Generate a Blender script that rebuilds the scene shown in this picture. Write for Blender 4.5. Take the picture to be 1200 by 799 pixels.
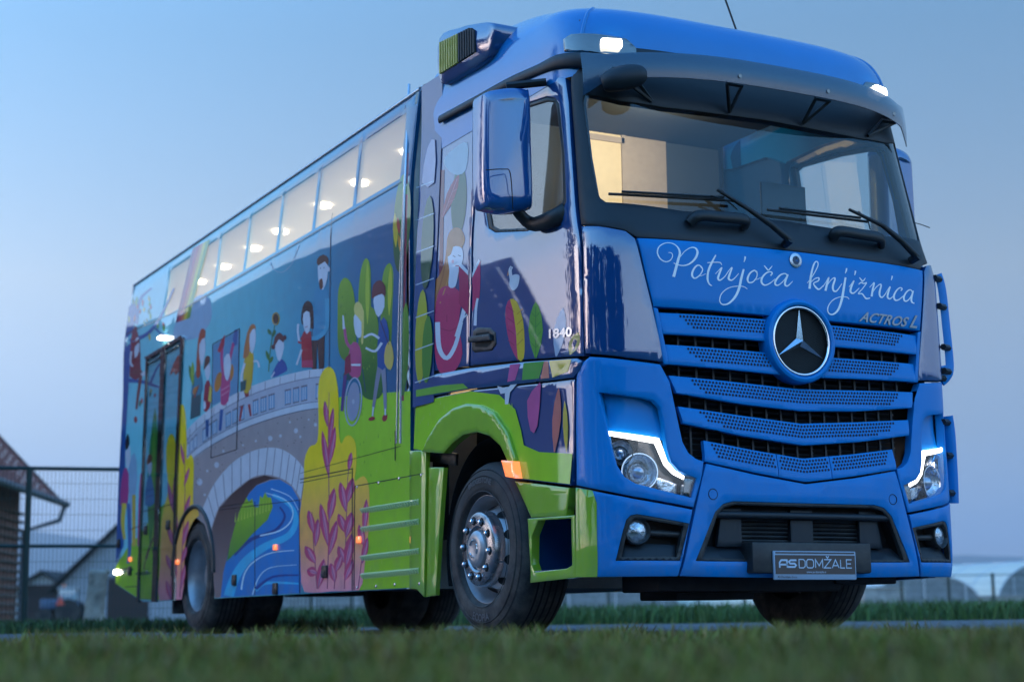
import bpy, bmesh, math, random
from mathutils import Vector, Matrix
from mathutils.geometry import delaunay_2d_cdt, tessellate_polygon
random.seed(7)
PI = math.pi
for o in list(bpy.data.objects): bpy.data.objects.remove(o)
scene = bpy.context.scene
COL = scene.collection

# ------------------------------------------------------------------ camera
CAM = Vector((-5.582, -7.128, 0.115))
FPX = 1915.6                       # focal length in pixels of the 1200 px wide photograph
YAW, PITCH, ROLL = (math.radians(v) for v in (27.933, 9.571, -0.679))
cy_, sy_, cp_, sp_ = math.cos(YAW), math.sin(YAW), math.cos(PITCH), math.sin(PITCH)
FWD = Vector((sy_*cp_, cy_*cp_, sp_))
_r = Vector((cy_, -sy_, 0)); _u = _r.cross(FWD)
RGT = math.cos(ROLL)*_r + math.sin(ROLL)*_u
UPV = -math.sin(ROLL)*_r + math.cos(ROLL)*_u
cam_d = bpy.data.cameras.new('camera'); cam = bpy.data.objects.new('camera', cam_d); COL.objects.link(cam)
cam.matrix_world = Matrix(((RGT.x, UPV.x, -FWD.x, CAM.x), (RGT.y, UPV.y, -FWD.y, CAM.y), (RGT.z, UPV.z, -FWD.z, CAM.z), (0, 0, 0, 1)))
cam_d.sensor_width = 36.0; cam_d.lens = FPX*36/1200
cam_d.clip_start = 0.05; cam_d.clip_end = 20000
cam_d.dof.use_dof = True; cam_d.dof.focus_distance = 9.2; cam_d.dof.aperture_fstop = 1.8
scene.camera = cam

# ------------------------------------------------------------------ world, sun, exposure
SUN_ELEV, SUN_AZ = math.radians(9.0), math.radians(-48)     # azimuth measured from +Y towards +X
world = bpy.data.worlds.new('World'); scene.world = world; world.use_nodes = True
wn = world.node_tree.nodes; wl = world.node_tree.links
bgn = wn['Background']
sky = wn.new('ShaderNodeTexSky'); sky.sky_type = 'NISHITA'; sky.sun_disc = False
sky.sun_elevation = SUN_ELEV; sky.sun_rotation = SUN_AZ
sky.altitude = 300; sky.air_density = 1.0; sky.dust_density = 0.3; sky.ozone_density = 4.0
hsv = wn.new('ShaderNodeHueSaturation'); hsv.inputs['Saturation'].default_value = 1.0
wtc = wn.new('ShaderNodeTexCoord'); wsx = wn.new('ShaderNodeSeparateXYZ'); wl.new(wtc.outputs['Generated'], wsx.inputs[0])
wr = wn.new('ShaderNodeValToRGB'); wl.new(wsx.outputs['Z'], wr.inputs[0])      # evening haze: evens out the horizon band all round
for k, (pos, c) in enumerate(((.0, (1.7, 1.56, 2.4)), (.055, (1.8, 1.51, 1.95)), (.105, (2.6, 1.74, 1.62)), (.20, (4.2, 2.40, 1.70)), (.34, (3.2, 2.55, 2.05)), (.50, (2.9, 3.3, 3.0)), (1.0, (2.5, 3.9, 4.2)))):
    e_ = wr.color_ramp.elements[k] if k < 2 else wr.color_ramp.elements.new(pos)
    e_.position = pos; e_.color = (c[0]/6, c[1]/6, c[2]/6, 1)
wm = wn.new('ShaderNodeMix'); wm.data_type = 'RGBA'; wm.blend_type = 'MULTIPLY'; wm.inputs['Factor'].default_value = 1
wl.new(sky.outputs[0], wm.inputs[6]); wl.new(wr.outputs[0], wm.inputs[7])
wb = wn.new('ShaderNodeVectorMath'); wb.operation = 'SCALE'; wl.new(wm.outputs[2], wb.inputs[0])
wd_ = wn.new('ShaderNodeVectorMath'); wd_.operation = 'DOT_PRODUCT'; wl.new(wtc.outputs['Generated'], wd_.inputs[0]); wd_.inputs[1].default_value = (-.85, -.53, 0)   # broad afterglow on the sun's side
wma = wn.new('ShaderNodeMath'); wma.operation = 'MULTIPLY_ADD'; wl.new(wd_.outputs['Value'], wma.inputs[0]); wma.inputs[1].default_value = 3.6; wma.inputs[2].default_value = 6.0
wl.new(wma.outputs[0], wb.inputs['Scale'])
wl.new(wb.outputs[0], hsv.inputs['Color']); wl.new(hsv.outputs[0], bgn.inputs['Color'])
bgn.inputs['Strength'].default_value = 0.15
sun_d = bpy.data.lights.new('sun', 'SUN'); sun_d.energy = 0.2; sun_d.angle = math.radians(25); sun_d.color = (1, .9, .82)
sun = bpy.data.objects.new('sun', sun_d); COL.objects.link(sun)
sdir = Vector((math.sin(SUN_AZ)*math.cos(SUN_ELEV), math.cos(SUN_AZ)*math.cos(SUN_ELEV), math.sin(SUN_ELEV)))
sun.rotation_euler = sdir.to_track_quat('Z', 'Y').to_euler()
scene.view_settings.view_transform = 'Standard'; scene.view_settings.look = 'None'
scene.view_settings.gamma = 1.0; scene.view_settings.exposure = 0.85
scene.render.engine = 'CYCLES'

# ------------------------------------------------------------------ pixels and rays
def ray(px, py): return FWD + RGT*((px-600)/FPX) - UPV*((py-400)/FPX)
def at_x(p, x): d = ray(*p); return CAM + d*((x-CAM.x)/d.x)
def at_y(p, y): d = ray(*p); return CAM + d*((y-CAM.y)/d.y)
def at_z(p, z): d = ray(*p); return CAM + d*((z-CAM.z)/d.z)
def at_d(p, dist): return CAM + ray(*p)*dist
def interp(z, tab):
    if z <= tab[0][0]: return tab[0][1]
    for (a, va), (b, vb) in zip(tab, tab[1:]):
        if z <= b:
            t = (z-a)/(b-a); return va+(vb-va)*t
    return tab[-1][1]
def sinterp(z, tab, h=.03):
    return sum(interp(z+h*k, tab) for k in (-1.5, -.75, 0, .75, 1.5))/5

# ------------------------------------------------------------------ materials
MATS = {}
def mat(name, col=(.5, .5, .5), rough=.5, metal=0, coat=0, emit=None, estr=0, alpha=1, trans=0, ior=1.45, noise=0, nscale=20, bump=0, bscale=200, spec=.5, vcol=False, coatr=.03, dust=0):
    if name in MATS: return MATS[name]
    m = bpy.data.materials.new(name); m.use_nodes = True
    nt = m.node_tree; b = nt.nodes['Principled BSDF']; I = b.inputs
    I['Base Color'].default_value = (*col, 1); I['Roughness'].default_value = rough; I['Metallic'].default_value = metal
    I['Coat Weight'].default_value = coat; I['Coat IOR'].default_value = 1.5 if coat < 1 else 1.55 if name in ('printed_film', 'green_film', 'roof_paint') else 2.2; I['Coat Roughness'].default_value = coatr
    I['IOR'].default_value = ior; I['Transmission Weight'].default_value = trans; I['Alpha'].default_value = alpha
    I['Specular IOR Level'].default_value = spec
    if emit: I['Emission Color'].default_value = (*emit, 1); I['Emission Strength'].default_value = estr
    src = None
    if vcol:
        a = nt.nodes.new('ShaderNodeAttribute'); a.attribute_name = 'Col'; src = a.outputs['Color']
        nt.links.new(src, I['Base Color'])
    if noise:
        tc = nt.nodes.new('ShaderNodeTexCoord')
        n = nt.nodes.new('ShaderNodeTexNoise'); n.inputs['Scale'].default_value = nscale; n.inputs['Detail'].default_value = 6
        nt.links.new(tc.outputs['Object'], n.inputs['Vector'])
        r = nt.nodes.new('ShaderNodeMapRange'); r.inputs['From Min'].default_value = .3; r.inputs['From Max'].default_value = .7
        r.inputs['To Min'].default_value = 1-noise; r.inputs['To Max'].default_value = 1+noise
        nt.links.new(n.outputs['Fac'], r.inputs['Value'])
        mx = nt.nodes.new('ShaderNodeMix'); mx.data_type = 'RGBA'; mx.blend_type = 'MULTIPLY'; mx.inputs['Factor'].default_value = 1
        if src: nt.links.new(src, mx.inputs[6])
        else: mx.inputs[6].default_value = (*col, 1)
        nt.links.new(r.outputs[0], mx.inputs[7]); nt.links.new(mx.outputs[2], I['Base Color'])
        r2 = nt.nodes.new('ShaderNodeMapRange'); r2.inputs['To Min'].default_value = rough*.8; r2.inputs['To Max'].default_value = min(1, rough*1.25)
        nt.links.new(n.outputs['Fac'], r2.inputs['Value']); nt.links.new(r2.outputs[0], I['Roughness'])
    if dust:      # road dust low on the vehicle, in uneven patches
        tc = nt.nodes.new('ShaderNodeTexCoord'); sx = nt.nodes.new('ShaderNodeSeparateXYZ'); nt.links.new(tc.outputs['Object'], sx.inputs[0])
        n = nt.nodes.new('ShaderNodeTexNoise'); n.inputs['Scale'].default_value = 7; n.inputs['Detail'].default_value = 9; n.inputs['Roughness'].default_value = .7; nt.links.new(tc.outputs['Object'], n.inputs['Vector'])
        hgt = nt.nodes.new('ShaderNodeMapRange'); hgt.inputs['From Min'].default_value = 1.1; hgt.inputs['From Max'].default_value = .28; nt.links.new(sx.outputs['Z'], hgt.inputs[0])
        sp = nt.nodes.new('ShaderNodeMapRange'); sp.inputs['From Min'].default_value = .42; sp.inputs['From Max'].default_value = .72; sp.inputs['To Max'].default_value = dust; nt.links.new(n.outputs['Fac'], sp.inputs[0])
        ml = nt.nodes.new('ShaderNodeMath'); ml.operation = 'MULTIPLY'; nt.links.new(hgt.outputs[0], ml.inputs[0]); nt.links.new(sp.outputs[0], ml.inputs[1])
        dm = nt.nodes.new('ShaderNodeMix'); dm.data_type = 'RGBA'; nt.links.new(ml.outputs[0], dm.inputs['Factor'])
        if I['Base Color'].is_linked: nt.links.new(I['Base Color'].links[0].from_socket, dm.inputs[6])
        else: dm.inputs[6].default_value = (*col, 1)
        dm.inputs[7].default_value = (.20, .18, .15, 1); nt.links.new(dm.outputs[2], I['Base Color'])
    if bump:
        tc = nt.nodes.new('ShaderNodeTexCoord')
        n = nt.nodes.new('ShaderNodeTexNoise'); n.inputs['Scale'].default_value = bscale; n.inputs['Detail'].default_value = 4
        nt.links.new(tc.outputs['Object'], n.inputs['Vector'])
        bp = nt.nodes.new('ShaderNodeBump'); bp.inputs['Strength'].default_value = bump; bp.inputs['Distance'].default_value = .01
        nt.links.new(n.outputs['Fac'], bp.inputs['Height']); nt.links.new(bp.outputs[0], I['Normal'])
    MATS[name] = m; return m
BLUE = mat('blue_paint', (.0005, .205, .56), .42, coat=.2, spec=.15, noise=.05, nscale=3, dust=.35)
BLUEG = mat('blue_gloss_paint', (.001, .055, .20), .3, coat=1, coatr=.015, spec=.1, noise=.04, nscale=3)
MURAL = mat('printed_film', rough=.4, spec=.1, coat=1, coatr=.02, vcol=True, noise=.06, nscale=9, dust=.35)
GREEN = mat('green_film', (.25, .43, .02), .4, spec=.1, coat=1, coatr=.02, noise=.08, nscale=7, dust=.45)
BLACKP = mat('black_plastic', (.012, .014, .017), .45, noise=.15, nscale=30, bump=.05, bscale=400, dust=.25)
GREYP = mat('grey_plastic', (.009, .015, .022), .5, noise=.1, nscale=30, bump=.05, bscale=500)
GLOSSB = mat('gloss_black', (.006, .007, .01), .12, coat=1)
DARK = mat('dark_void', (.004, .004, .005), .8)
RUBBER = mat('tyre_rubber', (.020, .020, .021), .7, noise=.4, nscale=9, dust=.5, bump=.08, bscale=150)
STEEL = mat('rim_steel', (.40, .41, .43), .36, metal=.6, noise=.12, nscale=14)
CHROME = mat('chrome', (.75, .77, .8), .12, metal=1)
SILVER = mat('silver_trim', (.45, .5, .56), .25, metal=.8)
RUST = mat('chassis_metal', (.02, .021, .024), .6, metal=.3, noise=.4, nscale=15)
WHITEV = mat('white_lettering', (.85, .88, .9), .35, coat=.6)

# ------------------------------------------------------------------ objects
def finish(o, m, parent, smooth=35):
    if m: o.data.materials.append(m)
    if smooth is not None:
        o.data.shade_smooth()
        if smooth < 180: o.data.set_sharp_from_angle(angle=math.radians(smooth))
    COL.objects.link(o)
    if parent is not None: o.parent = parent
    return o
def obj(name, V, F, m, parent=None, smooth=35, cols=None):
    me = bpy.data.meshes.new(name); me.from_pydata([tuple(v) for v in V], [], F); me.validate(); 
    if cols is not None:
        a = me.color_attributes.new('Col', 'FLOAT_COLOR', 'POINT')
        for i, c in enumerate(cols): a.data[i].color = (*c, 1)
    bm = bmesh.new(); bm.from_mesh(me); bmesh.ops.recalc_face_normals(bm, faces=bm.faces) if cols is None else None; bm.to_mesh(me); bm.free()
    return finish(bpy.data.objects.new(name, me), m, parent, smooth)
def bobj(name, bm, m, parent=None, smooth=35):
    me = bpy.data.meshes.new(name); bm.to_mesh(me); bm.free()
    return finish(bpy.data.objects.new(name, me), m, parent, smooth)
def empty(name, loc=(0, 0, 0), parent=None):
    o = bpy.data.objects.new(name, None); COL.objects.link(o); o.location = loc; o.parent = parent; return o
def tag(o, label=None, cat=None, group=None, kind=None):
    if label: o['label'] = label
    if cat: o['category'] = cat
    if group: o['group'] = group
    if kind: o['kind'] = kind
    return o
def add_box(bm, lo, hi, bev=0, M=None, seg=2):
    r = bmesh.ops.create_cube(bm, size=1); vs = r['verts']
    for v in vs: v.co = Vector([(lo[i]+hi[i])/2 + v.co[i]*(hi[i]-lo[i]) for i in range(3)])
    if bev:
        es = list({e for v in vs for e in v.link_edges})
        r2 = bmesh.ops.bevel(bm, geom=es, offset=bev, segments=seg, affect='EDGES', profile=.5); vs = list({v for f in r2['faces'] for v in f.verts} | {v for v in vs if v.is_valid})
    if M is not None:
        for v in vs: v.co = M @ v.co
    return vs
def box(name, lo, hi, m, parent=None, bev=0, M=None):
    bm = bmesh.new(); add_box(bm, lo, hi, bev, M); return bobj(name, bm, m, parent)
def boxes(name, lst, m, parent=None, bev=0):
    bm = bmesh.new()
    for lo, hi in lst: add_box(bm, lo, hi, bev)
    return bobj(name, bm, m, parent)
def catmull(P, n=6, closed=True):
    P = [Vector(p) for p in P]; N = len(P); out = []
    rng = range(N) if closed else range(N-1)
    g = (lambda i: P[i % N]) if closed else (lambda i: P[max(0, min(N-1, i))])
    for i in rng:
        a, b, c, d = g(i-1), g(i), g(i+1), g(i+2)
        for k in range(n):
            t = k/n
            out.append(.5*((2*b)+(c-a)*t+(2*a-5*b+4*c-d)*t*t+(3*b-a-3*c+d)*t*t*t))
    if not closed: out.append(P[-1])
    return out
def add_tube(V, F, pts, rad, n=8, cap=True, flat=None):
    """sweep a round (or flattened: flat=(w,h) factors) section along pts; rad scalar or list"""
    pts = [Vector(p) for p in pts]; base = len(V); N = len(pts)
    t0 = (pts[1]-pts[0]).normalized()
    nrm = t0.orthogonal().normalized() if abs(t0.z) > .95 else t0.cross(Vector((0, 0, 1))).normalized()
    for i, p in enumerate(pts):
        t = (pts[min(i+1, N-1)]-pts[max(i-1, 0)]).normalized()
        nrm = (nrm - t*nrm.dot(t)).normalized(); bn = t.cross(nrm)
        r = rad[i] if isinstance(rad, (list, tuple)) else rad
        fw, fh = flat or (1, 1)
        for k in range(n):
            a = 2*PI*k/n; V.append(p + nrm*math.cos(a)*r*fw + bn*math.sin(a)*r*fh)
    for i in range(N-1):
        for k in range(n):
            a = base+i*n+k; b = base+i*n+(k+1) % n; F.append((a, b, b+n, a+n))
    if cap: F.append(tuple(base+k for k in range(n))[::-1]); F.append(tuple(base+(N-1)*n+k for k in range(n)))
def tube(name, pts, rad, m, parent=None, n=8, flat=None):
    V, F = [], []; add_tube(V, F, pts, rad, n, True, flat); return obj(name, V, F, m, parent, 50)
def lathe(name, prof, m, parent=None, n=48, axis=0, origin=(0, 0, 0), smooth=35):
    """prof = [(axial, radius)], revolved about x (axis=0), y (1) or z (2)"""
    V, F = [], []; o = Vector(origin)
    for h, r in prof:
        for k in range(n):
            a = 2*PI*k/n; c, s = r*math.cos(a), r*math.sin(a)
            V.append(o+Vector(((h, c, s), (c, h, s), (c, s, h))[axis]))
    for i in range(len(prof)-1):
        for k in range(n):
            a = i*n+k; b = i*n+(k+1) % n; F.append((a, b, b+n, a+n))
    return obj(name, V, F, m, parent, smooth)
def grid(name, rows, m, parent=None, closed=False, smooth=60, cap=False):
    V = [p for r in rows for p in r]; n = len(rows[0]); F = []
    for i in range(len(rows)-1):
        for k in range(n if closed else n-1):
            a = i*n+k; b = i*n+(k+1) % n; F.append((a, b, b+n, a+n))
    if cap: F.append(tuple(range(n))); F.append(tuple(range((len(rows)-1)*n, len(rows)*n)))
    return obj(name, V, F, m, parent, smooth)
def inpoly(p, poly):
    x, y = p; c = False; n = len(poly); j = n-1
    for i in range(n):
        xi, yi = poly[i]; xj, yj = poly[j]
        if (yi > y) != (yj > y) and x < (xj-xi)*(y-yi)/(yj-yi)+xi: c = not c
        j = i
    return c
def resample(poly, step):
    out = []
    for a, b in zip(poly, list(poly[1:])+[poly[0]]):
        a = Vector(a[:2]); b = Vector(b[:2]); L = (b-a).length; n = max(1, int(math.ceil(L/step)))
        for k in range(n): out.append(a.lerp(b, k/n))
    return out
def cdt(outline, holes, step, crown=.006):
    """triangulated 2D fill -> points, tris, level per point (0 rim, 1 inner), boundary loops"""
    loops = [resample(outline, step)] + [resample(h, step) for h in holes]
    pts, edges, lev, bl = [], [], [], []
    for L in loops:
        b = len(pts); n = len(L); bl.append(list(range(b, b+n)))
        pts += L; lev += [0]*n; edges += [(b+i, b+(i+1) % n) for i in range(n)]
    polys = [[tuple(p) for p in L] for L in loops]
    def inside(p): 
        if not inpoly(p, polys[0]): return False
        return not any(inpoly(p, h) for h in polys[1:])
    if crown:
        for L in loops:
            n = len(L)
            for i in range(n):
                e1 = (L[i]-L[i-1]); e2 = (L[(i+1) % n]-L[i])
                if e1.length < 1e-7 or e2.length < 1e-7: continue
                nn = Vector((-(e1.normalized()+e2.normalized()).y, (e1.normalized()+e2.normalized()).x))
                if nn.length < .3: continue
                nn.normalize()
                for s in (1, -1):
                    q = L[i]+nn*crown*s
                    if inside(q): pts.append(q); lev.append(1); break
    xs = [p.x for p in loops[0]]; ys = [p.y for p in loops[0]]
    x = math.floor(min(xs)/step)*step
    allb = [p for L in loops for p in L]
    cell = {}
    for p in allb: cell.setdefault((int(p.x//step), int(p.y//step)), []).append(p)
    while x <= max(xs):
        y = math.floor(min(ys)/step)*step
        while y <= max(ys):
            q = Vector((x, y)); ci, cj = int(x//step), int(y//step)
            ok = all((q-p).length > step*.45 for i in (-1, 0, 1) for j in (-1, 0, 1) for p in cell.get((ci+i, cj+j), ()))
            if ok and inside(q): pts.append(q); lev.append(1)
            y += step
        x += step
    v, e, f, ov, oe, of = delaunay_2d_cdt(pts, edges, [], 0, 1e-6)
    lv = [min((lev[k] for k in src), default=0) if src else 0 for src in ov]
    tris = []
    for t in f:
        c = (v[t[0]]+v[t[1]]+v[t[2]])/3
        if inside(c): tris.append(tuple(t))
    return v, tris, lv
def panel(name, surf, outline, m, parent=None, off=0.0, th=.015, holes=(), step=.05, crown=.005, drop=.003, smooth=40, colf=None):
    """a sheet with thickness and softened rim lying on surf(u,v)->(P,N); off may be a function of (u,v)"""
    v, tris, lv = cdt(outline, holes, step, crown)
    f_off = off if callable(off) else (lambda a, b: off)
    V, F, C = [], [], []
    for p, l in zip(v, lv):
        P, N = surf(p.x, p.y); V.append(P+N*(f_off(p.x, p.y)-(drop if l == 0 else 0)))
        if colf: C.append(colf(p.x, p.y))
    # orient
    for t in tris: F.append(t)
    cnt = {}
    for t in tris:
        for a, b in ((t[0], t[1]), (t[1], t[2]), (t[2], t[0])): cnt.setdefault((min(a, b), max(a, b)), []).append((a, b))
    low = {}
    if th:
        for k, l in cnt.items():
            if len(l) == 1:
                a, b = l[0]
                for q in (a, b):
                    if q not in low:
                        P, N = surf(v[q].x, v[q].y); low[q] = len(V); V.append(P+N*(f_off(v[q].x, v[q].y)-th))
                        if colf: C.append(colf(v[q].x, v[q].y))
                F.append((b, a, low[a], low[b]))
    me = bpy.data.meshes.new(name); me.from_pydata([tuple(p) for p in V], [], F)
    # make the sheet face outwards
    t = tris[len(tris)//2]; n = (V[t[1]]-V[t[0]]).cross(V[t[2]]-V[t[0]]); P, N = surf(v[t[0]].x, v[t[0]].y)
    if n.dot(N) < 0: me.flip_normals()
    if colf:
        a = me.color_attributes.new('Col', 'FLOAT_COLOR', 'POINT')
        for i, c in enumerate(C): a.data[i].color = (*c, 1)
    return finish(bpy.data.objects.new(name, me), m, parent, smooth)
def text_mesh(txt, size=1.0, bold=0, shear=0, space=1.0):
    cu = bpy.data.curves.new('t', 'FONT'); cu.body = txt; cu.size = size; cu.offset = bold; cu.shear = shear; cu.space_character = space; cu.resolution_u = 3
    o = bpy.data.objects.new('t', cu); COL.objects.link(o)
    dg = bpy.context.evaluated_depsgraph_get(); me = o.evaluated_get(dg).to_mesh()
    V = [tuple(v.co) for v in me.vertices]; F = [tuple(p.vertices) for p in me.polygons]
    bpy.data.objects.remove(o); bpy.data.curves.remove(cu)
    return V, F
def put_text(name, txt, fn, m, parent, size=1, bold=0, shear=0, space=1, width=None, depth=0):
    """flat text; fn((x,y) in text units, x centred) -> Vector ; width rescales to that total width"""
    V, F = text_mesh(txt, size, bold, shear, space)
    x0 = min(v[0] for v in V); x1 = max(v[0] for v in V); k = (width/(x1-x0)) if width else 1
    W = [fn((v[0]-(x0+x1)/2)*k, v[1]*(k if width else 1)) for v in V]
    return obj(name, W, F, m, parent, None)
# ------------------------------------------------------------------ the truck: reference surfaces (x right, y rearwards, z up)
truck = empty('library_truck')
tag(truck, 'blue mobile library truck with painted mural sides and lit windows', 'truck')
YF = [(.2, .05), (.32, .012), (.4, 0), (.85, 0), (1.1, .01), (1.75, .01), (2.08, .015), (2.2, .05), (2.3, .085), (3.05, .25), (3.3, .30)]
WZ = [(.25, 1.235), (.5, 1.245), (1.4, 1.245), (2.1, 1.237), (2.3, 1.225), (3.3, 1.175)]
CD = .5
def sgn(v): return -1 if v < 0 else 1
_tab = []
def _plan(a):
    s, c = math.sin(a), math.cos(a); r = (s**4+c**4)**-.25
    return r*s, 1-r*c
_u = 0; _p = (0, 0)
for i in range(401):
    a = PI/2*i/400; x, y = _plan(a); x *= 1.24; y *= CD
    _u += math.hypot(x-_p[0], y-_p[1]); _p = (x, y); _tab.append(_u)
U0 = _tab[-1]
def a_of_u(u):
    u = abs(u)
    if u >= U0: return None
    lo, hi = 0, 400
    while hi-lo > 1:
        m_ = (lo+hi)//2
        if _tab[m_] <= u: lo = m_
        else: hi = m_
    return PI/2*(lo+(u-_tab[lo])/max(1e-9, _tab[hi]-_tab[lo]))/400
def u_of_a(a):
    t = a/(PI/2)*400; i = min(399, int(t)); return _tab[i]+(t-i)*(_tab[i+1]-_tab[i])
def cab_pos(u, z):
    W = sinterp(z, WZ); y0 = sinterp(z, YF); a = a_of_u(u); s = sgn(u)
    if a is None: return Vector((s*W, y0+CD+abs(u)-U0, z))
    x, y = _plan(a); return Vector((s*W*x, y0+CD*y, z))
def numn(pos, u, v, h=.004):
    du = pos(u+h, v)-pos(u-h, v); dv = pos(u, v+h)-pos(u, v-h); return du.cross(dv).normalized()
def cabS(u, z):
    P = cab_pos(u, z); N = numn(cab_pos, u, z)
    if N.y > .3 or N.x*P.x < -.2: N = -N
    return P, N
def cab_f(P):
    W = sinterp(P.z, WZ); y = P.y-sinterp(P.z, YF)
    if y >= CD: return abs(P.x)/W-1
    return (P.x/W)**4+((CD-y)/CD)**4-1
def pick_cab(p, o=0):
    d = ray(*p); t = 5.0; f0 = cab_f(CAM+d*t)
    while t < 14:
        t1 = t+.05; f1 = cab_f(CAM+d*t1)
        if f1 <= 0:
            lo, hi = t, t1
            for _ in range(24):
                m_ = (lo+hi)/2
                if cab_f(CAM+d*m_) <= 0: hi = m_
                else: lo = m_
            P = CAM+d*hi; W = sinterp(P.z, WZ); y = P.y-sinterp(P.z, YF)
            u = U0+y-CD if y >= CD else u_of_a(math.atan2(abs(P.x)/W, (CD-y)/CD))
            return (sgn(P.x)*u, P.z)
        t = t1
    raise ValueError('no hit %s' % (p,))
def L(*px): return [pick_cab(p) for p in px]
def mir(pl): return [(-u, z) for u, z in pl][::-1]
def half(*px):
    """left half outline listed from top centre to bottom centre ('c' marks centre points) -> whole outline"""
    l = [(0.0, pick_cab(p[:2])[1]) if len(p) == 3 else pick_cab(p) for p in px]
    return l+[(-u, z) for u, z in l[::-1] if abs(u) > 1e-6]
XB = [(.2, 1.25), (2.95, 1.25), (3.55, 1.185), (3.62, 1.17), (3.7, 1.10)]
def body_pos(y, z): return Vector((-interp(z, XB), y, z))
def bodyS(y, z): return body_pos(y, z), Vector((-1, 0, .108 if z > 2.95 else 0)).normalized()
def bodyR(y, z): P = body_pos(y, z); return Vector((-P.x, P.y, P.z)), Vector((1, 0, .108 if z > 2.95 else 0)).normalized()
def pick_body(p):
    x = 1.25
    for _ in range(8): P = at_x(p, -x); x = interp(P.z, XB)
    return (P.y, P.z)
def B(*px): return [pick_body(p) for p in px]

# ------------------------------------------------------------------ cab front
fb = panel('front_bulkhead', cabS, [(-1.3, .42), (1.3, .42), (1.3, 1.95), (-1.3, 1.95)], DARK, truck, off=-.16, th=.02, step=.12)
# bonnet flap with the lettering
zhb = pick_cab((766, 359.5))[1]
HOOD = half((934, 295.5, 'c'), (747, 279.5), (756, 318), (766.3, 359.5))
hood = panel('bonnet_flap', cabS, HOOD, BLUE, truck, off=.0, th=.05, step=.06)
# corner deflectors beside the flap
DEFL = L((681.5, 266), (702, 266), (733, 271.5), (744, 280.5), (754, 319), (763.5, 358), (772, 395), (777, 424.5), (735, 419.5), (686, 414.5), (684, 350))
for s in (1, -1):
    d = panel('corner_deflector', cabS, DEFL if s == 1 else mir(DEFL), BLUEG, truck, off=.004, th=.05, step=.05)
# frame round the windscreen: pillars, header, scuttle
WS = half((905, 141, 'c'), (779, 125), (729, 117.5), (684, 109.5), (682, 118), (690, 180), (699, 224), (703, 231.5), (710, 236), (800, 246), (860, 252), (930, 259, 'c'))
FR = half((905, 80, 'c'), (740, 55), (700, 52), (667, 60), (667.5, 110), (674, 200), (679, 263), (702, 263.5), (733, 268.5), (747, 277), (840, 284.5), (934, 293.3, 'c'))
panel('windscreen_frame', cabS, FR, GREYP, truck, off=-.012, th=.05, holes=[WS], step=.06)
GLASS = mat('windscreen_glass', (.9, .95, 1), 0.0, trans=1, ior=1.45)
def thin_glass(name, tint, refl_rough=.0, f0=.06, dens=1.0):
    """thin pane: tinted see-through mixed with a mirror-like reflection by Fresnel"""
    m = bpy.data.materials.new(name); m.use_nodes = True; nt = m.node_tree; nt.nodes.clear()
    out = nt.nodes.new('ShaderNodeOutputMaterial'); tr = nt.nodes.new('ShaderNodeBsdfTransparent'); gl = nt.nodes.new('ShaderNodeBsdfGlossy')
    tr.inputs[0].default_value = (*tint, 1); gl.inputs['Roughness'].default_value = refl_rough; gl.inputs[0].default_value = (1, 1, 1, 1)
    lw_ = nt.nodes.new('ShaderNodeLayerWeight'); pw_ = nt.nodes.new('ShaderNodeMath'); pw_.operation = 'POWER'; pw_.inputs[1].default_value = 4.5   # Schlick, the same from both sides
    fr = nt.nodes.new('ShaderNodeMapRange'); fr.inputs['To Min'].default_value = .05*dens; fr.inputs['To Max'].default_value = 1
    nt.links.new(lw_.outputs['Facing'], pw_.inputs[0]); nt.links.new(pw_.outputs[0], fr.inputs[0])
    mx = nt.nodes.new('ShaderNodeMixShader'); nt.links.new(fr.outputs[0], mx.inputs[0]); nt.links.new(tr.outputs[0], mx.inputs[1]); nt.links.new(gl.outputs[0], mx.inputs[2])
    nt.links.new(mx.outputs[0], out.inputs[0]); return m
WGLASS = thin_glass('windscreen_pane', (.80, .88, .90))
SGLASS = thin_glass('side_pane', (.66, .74, .76), 0, 0, 2.4)
LGLASS = thin_glass('lamp_lens', (.9, .93, .95), 0, 0, 1)
panel('windscreen', cabS, WS, WGLASS, truck, off=-.022, th=0, step=.06, crown=0, drop=0)

for s in (1, -1):
    panel('corner_backing', cabS, [(s*1.0, .40), (s*1.62, .40), (s*1.62, 2.12), (s*1.0, 2.12)], DARK, truck, off=-.10, th=.01, step=.08)
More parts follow.
